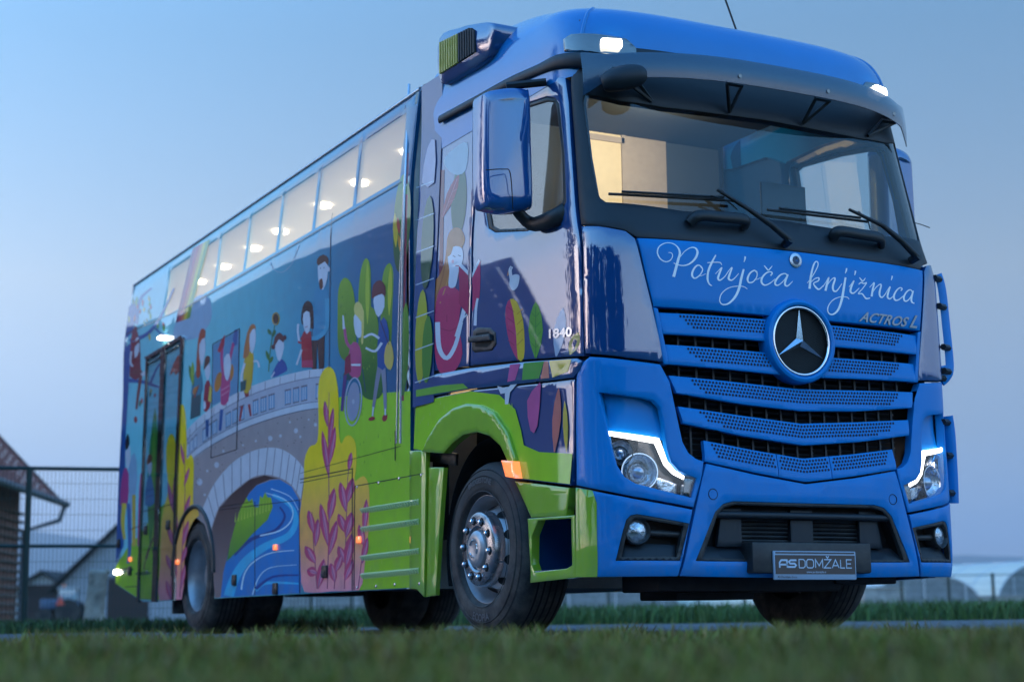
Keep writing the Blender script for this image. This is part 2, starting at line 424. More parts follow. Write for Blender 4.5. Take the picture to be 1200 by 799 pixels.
# ---- grille slats; each edge is traced along the left half
def edge(*px): return sorted((abs(u), z) for u, z in L(*px))
SL = [  # top edge, bottom edge (px, from the left end to the centre)
    (edge((771.7, 366.2), (901.8, 374.4)), edge((777.2, 391.5), (902.5, 400.5))),
    (edge((780, 403.6), (897.7, 413)), edge((782.7, 427), (920, 440))),
    (edge((785, 440), (917, 453.8), (939, 456)), edge((792.5, 461), (870, 474), (940, 482))),
    (edge((796, 476.3), (870, 487), (941, 496.5)), edge((800.6, 496.5), (870, 511), (941, 522))),
    (edge((826, 516), (885, 527.5), (941, 537)), edge((826, 541), (885, 554), (941, 564.5))),
]
PERF = mat('perforation_dark', (.003, .008, .03), .7)
for si, (te, be) in enumerate(SL):
    ul = max(te[-1][0], be[-1][0]); ut, ub = te[-1][0], be[-1][0]
    ft = lambda u, te=te: interp(abs(u), te); fbm = lambda u, be=be: interp(abs(u), be)
    n = 24
    segs = [(-1, 1)] if si < 4 else [(-1, -.282), (-.275, .275), (.282, 1)]
    for s0, s1 in segs:
        top = [(ut*(s0+(s1-s0)*k/n), ft(ut*(s0+(s1-s0)*k/n))) for k in range(n+1)]
        bot = [(ub*(s0+(s1-s0)*k/n), fbm(ub*(s0+(s1-s0)*k/n))) for k in range(n+1)]
        tilt = lambda u, z: (-.014+.016*min(1, max(0, (ft(u)-z)/max(.01, (ft(u)-fbm(u))*.72))) if (ft(u)-z) < (ft(u)-fbm(u))*.74 else .002)
        sl = panel('grille_slat', cabS, bot+top[::-1], BLUE, truck, off=tilt, th=.03, step=.025, crown=.004, drop=.002, smooth=28)
        V, F = [], []
        pit = .0212; i0 = int(ut*s0/pit)-1; i1 = int(ut*s1/pit)+1
        for r in range(4):
            for i in range(i0, i1+1):
                u = (i+.5*(r % 2))*pit
                inset = (.125+.022*r if si < 4 else .03+.016*r)
                if abs(u) > ut-inset or u < ut*s0+.012 or u > ut*s1-.012: continue
                z = ft(u)-(.016+r*.0195)
                if (ft(u)-z) > (ft(u)-fbm(u))*.72: continue
                if si < 2 and abs(u) < .2: continue
                P, N = cabS(u, z); P = P+N*(tilt(u, z)+.0022)
                b = len(V); e1 = (cab_pos(u+.01, z)-cab_pos(u-.01, z)).normalized(); e2 = N.cross(e1).normalized()
                for k in range(8): V.append(P+e1*math.cos(k*PI/4)*.0072+e2*math.sin(k*PI/4)*.0072)
                F.append(tuple(range(b, b+8)))
        if F:
            pf = obj('perforation', V, F, PERF, sl, None); pf['kind'] = 'stuff'
# dark mesh and stays behind the slats
V, F = [], []
for z0, z1, uw in ((1.28, 1.72, .78), (.88, 1.3, .72)):
    z = z0
    while z < z1:
        add_tube(V, F, [cabS(uw*(k/8-1), z)[0]+Vector((0, .075, 0)) for k in range(17)], .006, 4); z += .032
    for k in range(-7, 8):
        u = uw*k/7.3; add_tube(V, F, [cabS(u, z0)[0]+Vector((0, .066, 0)), cabS(u, z1)[0]+Vector((0, .066, 0))], .009, 4)
g = obj('grille_mesh', V, F, BLACKP, truck, None)
# uprights that hold the two upper slats
for s in (1, -1):
    P_ = L((765.5, 360.5), (771, 362), (784, 427.5), (778, 427))
    panel('grille_side_trim', cabS, P_ if s == 1 else mir(P_), BLUE, truck, off=.002, th=.06, step=.03)

# ---- star emblem in its bowl
SZ = 1.597; sy0 = cab_pos(0, SZ).y
lathe('emblem_bowl', [(.06, .235), (-.012, .236), (-.028, .228), (-.034, .214), (-.030, .202), (-.004, .196), (.002, .19), (.002, .0)], BLUE, truck, 64, 1, (0, sy0, SZ))
EMB = mat('emblem_mesh', (.004, .005, .007), .5)
nt = EMB.node_tree; tc = nt.nodes.new('ShaderNodeTexCoord'); wv = nt.nodes.new('ShaderNodeTexWave'); wv.inputs['Scale'].default_value = 60; wv.bands_direction = 'DIAGONAL'
bp = nt.nodes.new('ShaderNodeBump'); bp.inputs['Strength'].default_value = 1; bp.inputs['Distance'].default_value = .01
nt.links.new(tc.outputs['Object'], wv.inputs[0]); nt.links.new(wv.outputs['Fac'], bp.inputs['Height']); nt.links.new(bp.outputs[0], nt.nodes['Principled BSDF'].inputs['Normal'])
rp_ = nt.nodes.new('ShaderNodeMapRange'); rp_.inputs['To Min'].default_value = .002; rp_.inputs['To Max'].default_value = .03
nt.links.new(wv.outputs['Fac'], rp_.inputs[0]); nt.links.new(rp_.outputs[0], nt.nodes['Principled BSDF'].inputs['Base Color'])
em = lathe('emblem', [(-.006, .188), (-.007, .0001)], EMB, truck, 48, 1, (0, sy0, SZ))
def ring_obj(name, R_, r_, m, parent, c, n=64, k=10):
    V, F = [], []
    for i in range(n):
        a = 2*PI*i/n
        for j in range(k):
            b = 2*PI*j/k; q = R_+r_*math.cos(b)
            V.append(Vector((c[0]+q*math.sin(a), c[1]-r_*math.sin(b), c[2]+q*math.cos(a))))
    for i in range(n):
        for j in range(k): F.append((i*k+j, i*k+(j+1) % k, ((i+1) % n)*k+(j+1) % k, ((i+1) % n)*k+j))
    return obj(name, V, F, m, parent, 180)
ring_obj('emblem_ring', .189, .009, CHROME, em, (0, sy0-.018, SZ))
def star(name, R_, c, m, parent, h=.028):
    V = [Vector((c[0], c[1]-h, c[2]))]; F = []
    for k in range(3):
        a = 2*PI*k/3
        V += [Vector((c[0]+R_*math.sin(a), c[1]-.004, c[2]+R_*math.cos(a))), Vector((c[0]+R_*.155*math.sin(a+PI/3), c[1]+.0, c[2]+R_*.155*math.cos(a+PI/3)))]
    for k in range(3):
        t, s1, s0 = 1+2*k, 2+2*k, 2+2*((k-1) % 3); F += [(0, t, s1), (0, s0, t)]
    return obj(name, V, F, m, parent, None)
star('emblem_star', .185, (0, sy0-.008, SZ), CHROME, em)
# small round badge on the flap
bz = 2.056; by = cab_pos(0, bz).y
bd = lathe('badge', [(0, .0415), (-.006, .0415), (-.008, .037), (-.008, .0001)], SILVER, truck, 32, 1, (0, by-.001, bz))
lathe('badge_centre', [(-.0095, .024), (-.0098, .0001)], mat('badge_blue', (.02, .06, .12), .4), bd, 24, 1, (0, by-.001, bz))
star('badge_star', .022, (0, by-.011, bz), CHROME, bd, .005)

# ------------------------------------------------------------------ head lamps and bumper
HS = L((675, 443), (677, 434), (684, 424), (691, 418.5), (740, 423), (774, 427.5), (785, 448), (795, 495), (800, 518), (807, 531), (816, 538), (825, 541), (822, 561), (813, 594.5), (744, 582), (675, 568.5))
HH = L((701.5, 460), (754, 466), (766, 469), (774, 477), (778, 495), (780, 513), (782, 527), (787, 542), (796, 552), (809, 557.5), (817, 560.5), (811, 583.5), (802, 581.5), (769, 573), (745, 567), (731.7, 559), (722.7, 545), (716.5, 524), (712, 504.5))
LENS = L((712, 504.5), (742, 508), (774, 512.7), (779, 526), (784, 540), (793.6, 551), (809, 557.5), (817, 560.5), (811, 583.5), (802, 581.5), (769, 573), (745, 567), (731.7, 559), (722.7, 545), (716.5, 524))
REC = L((699, 457), (756, 463), (769, 467), (778, 477), (782, 495), (784, 515), (774, 514), (742, 509), (710, 506))
def blob(pts, w): return pts
DRLT = [(712, 504.8), (742, 508.3), (774, 513), (779, 526), (784, 540), (793.6, 551), (804, 557.5)]
DRLB = [(713.2, 510.3), (742, 514.6), (769, 519.2), (774.5, 531.5), (780.2, 544.5), (790.5, 555.2), (803.5, 561.6)]
DRL = L(*(DRLT+DRLB[::-1]))
DRLM = mat('running_light', (.9, .9, .9), .4, emit=(1, .93, .92), estr=2.4)
HLB = L((713.5, 512), (767, 521), (772, 533), (778, 546), (789, 557.5), (803, 564), (811, 562), (810, 583.5), (802, 581.5), (769, 573), (745, 567), (731.7, 559), (722.7, 545), (716.5, 524))
REFL = mat('reflector', (.55, .57, .6), .22, metal=1, noise=.5, nscale=25, bump=.5, bscale=60)
for s in (1, -1):
    f = (lambda p: p) if s == 1 else mir
    panel('headlamp_surround', cabS, f(HS), BLUE, truck, off=.0, th=.05, holes=[f(HH)], step=.04, crown=.008, drop=.004)
    panel('headlamp_recess', cabS, f(REC), BLUE, truck, off=lambda u, z: -.045+.02*math.sin(z*9), th=.01, step=.04)
    hl = panel('headlight', cabS, f(LENS), mat('lamp_housing', (.02, .022, .025), .3, noise=.3), truck, off=-.11, th=0, step=.03)
    panel('lens', cabS, f(LENS), LGLASS, hl, off=-.012, th=0, step=.05, crown=0, drop=0)
    panel('light_strip', cabS, f(DRL), DRLM, hl, off=-.018, th=.012, step=.02, crown=.003)
    for q, (p, r) in enumerate((((752, 552), .090), ((727, 529), .062))):
        u, z = pick_cab(p); u *= s; P, N = cabS(u, z); P = P-N*.10
        Mx = Matrix.Translation(P) @ N.to_track_quat('Z', 'Y').to_matrix().to_4x4()
        o = lathe('reflector', [(.0, r*.32), (.006, r*.6), (.025, r*.86), (.05, r), (.053, r*1.03), (.05, r*1.06), (.0, r*1.08)], REFL, hl, 32, 2); o.data.transform(Mx)
        o = lathe('bulb_lens', [(.052, .0001), (.048, r*.2), (.032, r*.42), (.01, r*.55)], mat('bulb_glass', (.32, .4, .5), .08, metal=.6, coat=1), hl, 24, 2); o.data.transform(Mx)
        o = lathe('lens_bezel', [(.05, r*1.0), (.058, r*1.03), (.058, r*1.1), (.04, r*1.12)], CHROME, hl, 32, 2); o.data.transform(Mx)
    panel('reflector_tray', cabS, f(L((768, 556), (790, 562), (801, 566), (800, 580.5), (780, 575))), REFL, hl, off=-.07, th=.02, step=.02)
    panel('indicator', cabS, f(L((804, 560), (817, 561), (811.5, 583.5), (802, 581.5))), GLOSSB, hl, off=-.018, th=.04, step=.03)
# bumper, centre piece
BC = half((941, 567.5, 'c'), (885, 556.5), (828, 543.5), (823.5, 561), (797.5, 675.5), (820, 676), (880, 677), (944, 677.5, 'c'))
INT = half((941, 589.8, 'c'), (880, 588), (860, 587.5), (848, 590.5), (838.5, 600), (815.5, 657.5), (830, 658), (880, 658.5), (944, 659, 'c'))
bc = panel('bumper_centre', cabS, BC, BLUE, truck, off=0, th=.05, holes=[INT], step=.05, crown=.008, drop=.004)
INTI = half((941, 594, 'c'), (880, 592), (862, 591.5), (850, 595), (842, 603), (824, 655), (880, 655.5), (944, 656, 'c'))
panel('intake_rim', cabS, INT, BLACKP, bc, off=-.006, th=.03, holes=[INTI], step=.05)
panel('intake_back', cabS, INT, DARK, bc, off=-.12, th=0, step=.08)
zi0, zi1 = pick_cab((826, 655))[1], pick_cab((850, 595))[1]
zm = pick_cab((822, 640))[1]
panel('intake_tray', cabS, half((941, 640.5, 'c'), (880, 639.5), (828, 639.5), (823, 655), (880, 656), (944, 656.5, 'c')), GREYP, bc, off=lambda u, z: -.02-.06*max(0, (z-zi0)/(zm-zi0)), th=.01, step=.04)
for k in range(9):
    z = zm+(zi1-zm)*(k+.5)/9; w = .42+.1*(1-k/9)
    tube('intake_louvre', [cabS(w*(q/8-1), z)[0]+Vector((0, .085, 0)) for q in range(17)], .009, BLACKP, bc, 6)
tube('intake_bar', [cabS(.6*(q/8-1), zi1-.035)[0]+Vector((0, .03, 0)) for q in range(17)], .02, GREYP, bc, 8, (1, 1))
for u0, u1 in ((-.075, .075), (-.56, -.40), (.40, .56)):
    panel('intake_post', cabS, [(u0, zm), (u1, zm), (u1*.93 if u1 > .1 else u1, zi1), (u0*.93 if u0 < -.1 else u0, zi1)], GREYP, bc, off=-.05, th=.03, step=.05)
for s in (1, -1):
    u, z = pick_cab((835.6, 579.2)); u *= s; P, N = cabS(u, z)
    ring_obj('tow_cap', .028, .0022, mat('seam_dark', (.004, .008, .03), .6), bc, tuple(P+N*.0005), 32, 6)
# number plate on its holder
py_ = cab_pos(0, .5).y-.05
def front_at(px): return at_y(px, py_)
h0, h1 = front_at((868, 672)), front_at((1018, 636.5)); hw = (h1.x-h0.x)/2
plx = 0.0; plh0, plh1 = front_at((906, 679.5)), front_at((1001, 646.5))
cxp = (plh0.x+plh1.x)/2
hold = box('plate_holder', (cxp-.40, py_+.004, h0.z+.002), (cxp+.40, py_+.16, h1.z), BLACKP, truck, .012)
pw = (plh1.x-plh0.x)/2; pz0, pz1 = plh0.z, plh1.z
PLF = mat('plate_frame', (.32, .4, .5), .4)
plate = box('number_plate', (cxp-pw, py_-.012, pz0), (cxp+pw, py_+.003, pz1), PLF, truck, .005)
box('plate_face', (cxp-pw+.009, py_-.0138, pz0+.030), (cxp+pw-.009, py_-.0115, pz1-.022), mat('plate_black', (.004, .007, .012), .35, coat=.5), plate)
box('plate_line', (cxp-pw+.012, py_-.0138, pz1-.014), (cxp+pw-.012, py_-.0115, pz1-.006), mat('plate_black', (.006, .01, .016)), plate)
pz_mid = pz0+.030+(pz1-.022-pz0-.030)*.33
LT = mat('plate_letters', (.5, .6, .72), .4)
# AS as heavy joined strokes, then thin wide capitals built from strokes
def strokes(name, lst, w, fn, m, parent):
    """lst of 2D polylines -> flat ribbons of width w"""
    V, F = [], []
    for pl in lst:
        pl = [Vector(p) for p in pl]; n = len(pl)
        off_ = []
        for i in range(n):
            a = (pl[i]-pl[i-1]).normalized() if i else None; b = (pl[i+1]-pl[i]).normalized() if i < n-1 else None
            t = ((a or b)+(b or a)); t = t.normalized() if t.length > 1e-6 else a
            nn = Vector((-t.y, t.x)); c = nn.dot(Vector((-(b or a).y, (b or a).x))); off_.append(nn*(w/2/max(.35, c)))
        bb = len(V)
        for p, q in zip(pl, off_): V += [fn(*(p+q)), fn(*(p-q))]
        for i in range(n-1): F.append((bb+2*i, bb+2*i+1, bb+2*i+3, bb+2*i+2))
    return obj(name, V, F, m, parent, None)
fx0 = cxp-pw+.009; fw = 2*pw-.018
def pf(x, y): return Vector((fx0+x*fw, py_-.0146, pz_mid+y*fw))
lw = .0105
hC = .083
x0s = [.305, .395, .487, .60, .69, .79, .868]
DOM = [[(.29, 0), (.29, hC), (.345, hC), (.365, hC*.8), (.365, hC*.2), (.345, 0), (.29, 0)],
       [(.385, hC*.2), (.385, hC*.8), (.40, hC), (.455, hC), (.47, hC*.8), (.47, hC*.2), (.455, 0), (.40, 0), (.385, hC*.2)],
       [(.495, 0), (.495, hC), (.54, hC*.25), (.585, hC), (.585, 0)],
       [(.605, hC), (.69, hC), (.605, 0), (.69, 0)], [(.63, hC*1.42), (.648, hC*1.17), (.666, hC*1.42)],
       [(.705, 0), (.748, hC), (.792, 0)], [(.722, hC*.28), (.775, hC*.28)],
       [(.812, hC), (.812, 0), (.868, 0)], [(.955, hC), (.888, hC), (.888, 0), (.955, 0)], [(.888, hC*.5), (.945, hC*.5)]]
strokes('plate_letter', DOM, lw, pf, LT, plate)
AS = [[(.05, 0), (.05, hC*.62), (.07, hC*.9), (.14, hC*.9), (.145, 0)], [(.06, hC*.38), (.15, hC*.38)],
      [(.258, hC*.9), (.185, hC*.9), (.165, hC*.72), (.18, hC*.5), (.235, hC*.5), (.252, hC*.3), (.235, hC*.1), (.15, hC*.1)]]
strokes('plate_letter', AS, lw*1.75, pf, LT, plate)
put_text('plate_text', 'www.as-domzale.si', lambda x, y: Vector((cxp+x, py_-.0146, pz0+.036+y)), LT, plate, width=.13)
put_text('plate_text', 'AS Domžale d.o.o.', lambda x, y: Vector((cxp-pw+.085+x, py_-.0128, pz0+.009+y)), mat('plate_black', (.006, .01, .016)), plate, width=.13, bold=.01)
# bumper corners with fog lamps
CB = L((675, 571.5), (744, 585), (812, 597.5), (794.5, 675.5), (740, 676), (700, 676.3), (675, 676))
CBX = [(-(U0+.02), CB[0][1]+.004)]
FP = L((721, 657.5), (730, 622), (734, 609), (739, 604), (747, 602.5), (808.5, 613.5), (797.5, 657.5))
FPI = L((728, 653), (735.5, 622), (739, 612), (745, 607.5), (802, 616.5), (794, 653))
CBG = L((675, 571.5), (694.5, 575), (699.5, 590), (700, 640), (700, 676.3), (675, 676))
for s in (1, -1):
    f = (lambda p: p) if s == 1 else mir
    cbm = panel('bumper_corner', cabS, f(CB), BLUE, truck, off=0, th=.05, holes=[f(FP)], step=.04, crown=.008, drop=.004)
    if s == 1: panel('painted_grass', cabS, CBG, GREEN, cbm, off=.0015, th=0, step=.04, crown=0, drop=0)
    panel('fog_rim', cabS, f(FP), BLACKP, cbm, off=-.006, th=.03, holes=[f(FPI)], step=.04)
    panel('fog_back', cabS, f(FP), DARK, cbm, off=-.10, th=0, step=.06)
    panel('fog_ramp', cabS, f(L((731, 636), (797, 638), (793, 655), (726, 655))), GREYP, cbm, off=lambda u, z: -.02-.5*max(0, z-pick_cab((728, 655))[1]), th=.01, step=.03)
    u0, z0 = pick_cab((760, 624)); u1, z1 = pick_cab((799, 626))
    tube('fog_bar', [cabS(s*(u0+(u1-u0)*k/6), z0+(z1-z0)*k/6)[0]+cabS(s*u0, z0)[1]*-.05 for k in range(7)], .017, BLACKP, cbm, 8)
    u, z = pick_cab((747.2, 622.4)); P, N = cabS(s*u, z); P = P-N*.05
    Mx = Matrix.Translation(P) @ (N*.75+Vector((0, -.35, 0))).to_track_quat('Z', 'Y').to_matrix().to_4x4()
    fl = lathe('fog_light', [(-.04, .072), (.03, .072), (.036, .066), (.03, .058), (.012, .052)], BLACKP, truck, 32, 2); fl.data.transform(Mx)
    o = lathe('fog_lens', [(.014, .057), (.024, .04), (.03, .0001)], mat('fog_glass', (.35, .42, .5), .1, metal=.7, coat=1, noise=.7, nscale=40, bump=.6, bscale=60), fl, 24, 2); o.data.transform(Mx)
# slotted air vanes standing off the far corner
for s in (1,):
    for pts, bars, m_ in (([(1099, 322), (1104, 340), (1109, 385), (1113, 428), (1110, 440), (1103, 447)], 5, BLUE), ([(1110, 488), (1113, 510), (1116, 560), (1117, 590)], 3, BLUE)):
        y = .20 if bars == 5 else .215
        pl = catmull([at_y(p, y) for p in pts], 4, False)
        V, F = [], []; add_tube(V, F, [Vector((s*p.x, p.y, p.z)) for p in pl], .022, 8, True, (.45, 1.5)); va = obj('air_vane', V, F, m_, truck, 50)
        for k in range(bars):
            p = pl[int((k+.5)*len(pl)/bars)]; q = Vector((p.x-.07, p.y-.03, p.z)); box_p = [Vector((s*v.x, v.y, v.z)) for v in (p, q)]
            tube('vane_stay', box_p, .02, BLACKP, va, 6)
    g_ = [at_y(p, .19) for p in ((1086, 447), (1100, 430), (1110, 428), (1112, 437), (1106, 447))]
    V = [Vector((s*p.x, p.y+d, p.z)) for d in (0, .05) for p in g_]; F = [(0, 1, 2, 3, 4), (9, 8, 7, 6, 5)]+[(i, (i+1) % 5, 5+(i+1) % 5, 5+i) for i in range(5)]
    obj('vane_foot', V, F, BLUE, truck, 30)
# blue wedge round the bumper side, where it turns to the wheel arch
# ------------------------------------------------------------------ scuttle handles, wipers
def on(p, off=0.0):
    u, z = pick_cab(p); P, N = cabS(u, z); return P+N*off
for pts in ([(808, 262), (815, 258.5), (840, 260.5), (868, 263), (872, 267)],):
    base = [pick_cab(p) for p in pts]
    for s in (1, -1):
        pl = [cabS(s*u, z) for u, z in base]
        offs = [.004, .045, .05, .045, .004]
        V, F = [], []
        P5 = catmull([p+n*o for (p, n), o in zip(pl, offs)], 5, False)
        add_tube(V, F, P5, .034, 10, True, (.7, 1)); h = obj('grab_handle', V, F, BLACKP, truck, 60)
def wiper(pivot, elbow, bl0, bl1, arm_mid, extra):
    a = on(pivot, .05); e = on(arm_mid, .055); t = on(elbow, .04)
    V, F = [], []; add_tube(V, F, [on(pivot, .0), on(pivot, .065)], .024, 10)
    add_tube(V, F, [a, a.lerp(e, .5)+Vector((0, -.012, 0)), e, e.lerp(t, .5), t], [.021, .018, .014, .011, .009], 8)
    w = obj('wiper', V, F, BLACKP, truck, 60)
    V, F = [], []; n = 10
    pts = [on((bl0[0]+(bl1[0]-bl0[0])*k/n, bl0[1]+(bl1[1]-bl0[1])*k/n), .012) for k in range(n+1)]
    add_tube(V, F, pts, .008, 6); obj('wiper_blade', V, F, BLACKP, w, 60)
    pts = [on((bl0[0]+(bl1[0]-bl0[0])*k/n, bl0[1]+(bl1[1]-bl0[1])*k/n-1.6), .03) for k in range(1, n)]
    tube('wiper_spine', pts, .0075, BLACKP, w, 6)
    tube('washer_hose', catmull([on(p, .045) for p in extra], 5, False), .004, BLACKP, w, 5)
wiper((919.5, 287), (836, 226.5), (713, 229), (859, 237), (872, 252), [(828, 234), (846, 240), (859, 251)])
wiper((1067, 306), (990, 249.5), (898, 247.5), (1016, 261.5), (1027, 270), [(1000, 252), (1010, 262), (1014, 274)])

# ------------------------------------------------------------------ roof
RS = [  # v: front y, z, half width
    (.290, 3.10, 1.188), (.305, 3.22, 1.186), (.325, 3.34, 1.182), (.355, 3.43, 1.170), (.41, 3.51, 1.15), (.50, 3.57, 1.11), (.68, 3.635, 1.05), (.95, 3.70, .98), (1.3, 3.76, .90), (1.7, 3.80, .82)]
def roof_pos(a, k, RY=2.3):
    k = max(0, min(len(RS)-1.001, k)); i = int(k); t = k-i
    def cr(j):
        g = lambda q: RS[max(0, min(len(RS)-1, q))][j]
        p0, p1, p2, p3 = g(i-1), g(i), g(i+1), g(i+2)
        return .5*((2*p1)+(p2-p0)*t+(2*p0-5*p1+4*p2-p3)*t*t+(3*p1-p0-3*p2+p3)*t*t*t)
    y0, z, W = cr(0), cr(1), cr(2)
    D = min(.5, (RY-y0)*.5)
    if abs(a) <= PI/2:
        x, y = _plan(abs(a)); yy = y0+D*y
    else:
        x = 1; yy = y0+D+(abs(a)-PI/2)*(RY-y0-D)
    z += .12*max(0, min(1, (yy-.9)/1.3))*(1 if z > 3.3 else max(0, (z-3.1)/.2))
    return Vector((sgn(a)*W*x, yy, z))
rows = []
for i in range(0, 46):
    k = (len(RS)-1.002)*i/45; row = []
    for j in range(-48, 49):
        a = j/40*PI/2 if abs(j) <= 40 else sgn(j)*(PI/2+(abs(j)-40)/8)
        row.append(roof_pos(a, k))
    rows.append(row)
ROOFB = mat('roof_paint', (.0005, .17, .48), .4, coat=1, coatr=.03, spec=.15, noise=.05, nscale=3)
roof = grid('roof', rows, ROOFB, truck, smooth=60)
# flat cap closing the top
top = rows[-1]; V = list(top)+[Vector((0, 2.3, top[0].z+.02))]; F = [(i, i+1, len(V)-1) for i in range(len(top)-1)]
obj('roof_cap', V, F, ROOFB, roof, 60)
# mould line where the roof centre bulges over the corners
for s in (1, -1):
    pts = []
    for k in range(0, 40):
        kk = 2.1+6.4*k/39; a = .90-.30*(k/39)**1.3
        pts.append(roof_pos(s*a, kk)+Vector((0, 0, -.004)))
    tube('roof_crease', pts, .012, ROOFB, roof, 8)
# grey drip rail, along the door and round the pillar top
for s in (1, -1):
    V, F = [], []
    def rail(px): P = at_x(px, -1.2); return P
    cl = [at_x((515, 141), -1.205), at_x((556, 119), -1.205), at_x((597, 97), -1.20), at_x((630, 83), -1.19)]
    cl += [on((655, 74), .01), on((684, 73), .02), on((705, 77), .03), on((728, 82), .02)]
    rr = [.026, .027, .029, .033, .043, .046, .042, .022]
    cl = catmull(cl, 5, False); rr = [interp(i/(len(cl)-1)*7, list(enumerate(rr))) for i in range(len(cl))]
    pts = [Vector((p.x*s, p.y, p.z)) for p in cl]
    add_tube(V, F, pts, rr, 10, True, (.45, 1.0)); obj('drip_rail', V, F, GREYP, truck, 60)
# dark lamp housings at the roof corners with white marker lamps
LAMPW = mat('marker_white', (.95, .95, .9), .3, emit=(1, .97, .88), estr=3.2)
hpts = [(659, 48), (672, 42.5), (700, 41), (735, 47), (746, 56), (742, 66), (720, 66), (690, 62), (662, 61)]
def pick_roof(p):
    d = ray(*p); best = None
    for j in range(-44, 45):
        for i in range(0, 60):
            a = j/40*PI/2 if abs(j) <= 40 else sgn(j)*(PI/2+(abs(j)-40)/8)
            P = roof_pos(a, i/59*6)
            dd = P-CAM; z = dd.dot(FWD); e = (600+FPX*dd.dot(RGT)/z-p[0])**2+(400-FPX*dd.dot(UPV)/z-p[1])**2
            if dd.length > 11.0: continue
            if best is None or e < best[0]: best = (e, a, i/59*6)
    return best[1], best[2]
def roofS(a, k):
    P = roof_pos(a, k); n = (roof_pos(a+.01, k)-roof_pos(a-.01, k)).cross(roof_pos(a, k+.05)-roof_pos(a, k-.05)).normalized()
    return P, (n if n.dot(Vector((P.x, -1, .5))) > 0 else -n)
HP = [pick_roof(p) for p in hpts]
for s in (1, -1):
    hp = [(a*s, k) for a, k in HP][::s]
    lh = panel('lamp_housing', roofS, hp, GLOSSB, truck, off=.012, th=.03, step=.06, crown=.01, drop=.004)
    a, k = pick_roof((719.5, 54)); P, N = roofS(a*s, k)
    P = P+N*.03; Mx = Matrix.Translation(P) @ N.to_track_quat('Y', 'Z').to_matrix().to_4x4()
    bm = bmesh.new(); add_box(bm, (-.062, -.02, -.028), (.062, .022, .028), .014); 
    for v in bm.verts: v.co = Mx @ v.co
    ml = bobj('marker_lamp', bm, LAMPW, lh, 40)
# sun visor: smoked strip standing off the screen on brackets
SMOKE = bpy.data.materials.new('smoked_visor'); SMOKE.use_nodes = True; nt = SMOKE.node_tree; b = nt.nodes['Principled BSDF']
b.inputs['Base Color'].default_value = (.012, .055, .11, 1); b.inputs['Roughness'].default_value = .2; b.inputs['Coat Weight'].default_value = 1; b.inputs['Coat Roughness'].default_value = .03; b.inputs['Alpha'].default_value = .86
def vis_pos(u, v):
    """u lateral -1..1, v 0 top .. 1 bottom"""
    x = 1.155*u; y = .045+.30*abs(u)**3.2+.012*math.sin(v*3.0)*-1+.02*(1-v)
    drop = .035*max(0, abs(u)-.9)/.1*(v-.2)*3
    return Vector((x, y, 3.20-.15*v-.02*u*u-drop))
rows = [[vis_pos(-1+2*j/60, i/8) for j in range(61)] for i in range(9)]
rows2 = [[p+Vector((0, .008, 0)) for p in r] for r in rows]
visor = grid('sun_visor', rows+rows2[::-1], SMOKE, truck, smooth=60)
for u in (-.27, .27, -.80, .80):
    for v in (.72,):
        P = vis_pos(u, v); o = lathe('visor_bolt', [(-.006, .0001), (-.006, .012), (.02, .012)], GLOSSB, visor, 10, 1, P)
    P = vis_pos(u, .95)+Vector((0, .03, .0)); q = cab_pos(1.0*u, 2.94)
    V, F = [], []; add_tube(V, F, [P+Vector((-.05, .02, 0)), q], .011, 6); add_tube(V, F, [P+Vector((.05, .02, 0)), q], .011, 6); add_tube(V, F, [P+Vector((-.055, .02, .0)), P+Vector((.055, .02, 0))], .011, 6)
    obj('visor_bracket', V, F, BLACKP, visor, 60)
# kerb mirror under the left roof corner
c = at_y((731, 92), .20)
V, F = [], []
pts = [c+Vector((-.10, .06, -.03)), c+Vector((-.04, .01, -.012)), c+Vector((.05, -.03, .01)), c+Vector((.11, -.05, .02))]
add_tube(V, F, catmull([Vector(p) for p in pts], 5, False), [.012+.062*math.sin(PI*(.12+.8*k/15))**.7 for k in range(16)], 14, True, (.85, .95))
km = obj('kerb_mirror', V, F, GREYP, truck, 60)
tube('mirror_arm', [c+Vector((-.02, .02, .03)), c+Vector((-.03, .06, .06)), c+Vector((-.035, .09, .10))], .022, BLACKP, km, 8)
# aerial
ap = roof_pos(.05, 6.0); dd = at_y((863, 40), .62)
an = lathe('aerial', [(0, .042), (.03, .036), (.055, .02), (.07, .008), (.071, .0001)], BLACKP, truck, 16, 2, dd-Vector((0, 0, .045)))
tip = at_y((848, -4), .62); tube('aerial_rod', [dd+Vector((0, 0, .02)), tip+(tip-dd)*.6], .006, BLACKP, an, 6)

# ------------------------------------------------------------------ cab sides
def cs(*px): return L(*px)
DOOR = L((551, 428.5), (553, 350), (554, 285), (557, 232), (562, 150), (566, 138), (598, 115), (636, 97), (652, 90), (662, 92), (666, 120), (668, 160), (676, 262), (681.5, 330), (684, 417.5), (617, 421.5))
DWIN = L((569, 145), (574, 141), (612, 123.5), (640, 114.5), (650, 115.5), (655, 122), (661, 180), (663, 236), (657, 253), (640, 261), (618, 271.5), (580, 273), (572, 268), (569, 250))
DWINI = L((572, 149), (576, 144), (612, 128), (640, 119.5), (648, 120.5), (651, 126), (657.5, 180), (659, 234), (653, 249), (638, 257), (618, 267.5), (583, 269), (576, 265), (573, 249))
CABBLUE = (.004, .045, .16)
def fmir(s): return (lambda p: p) if s == 1 else mir
QUART = L((487, 438), (490, 350), (494, 250), (498, 165), (505, 152), (516, 150), (548, 133), (560, 139.5), (560, 150), (555, 232), (552, 285), (551, 350), (549, 429), (520, 433.5))
rearu = pick_cab((488, 439))[0]
RAILTOP = None
SIDE_UP = None
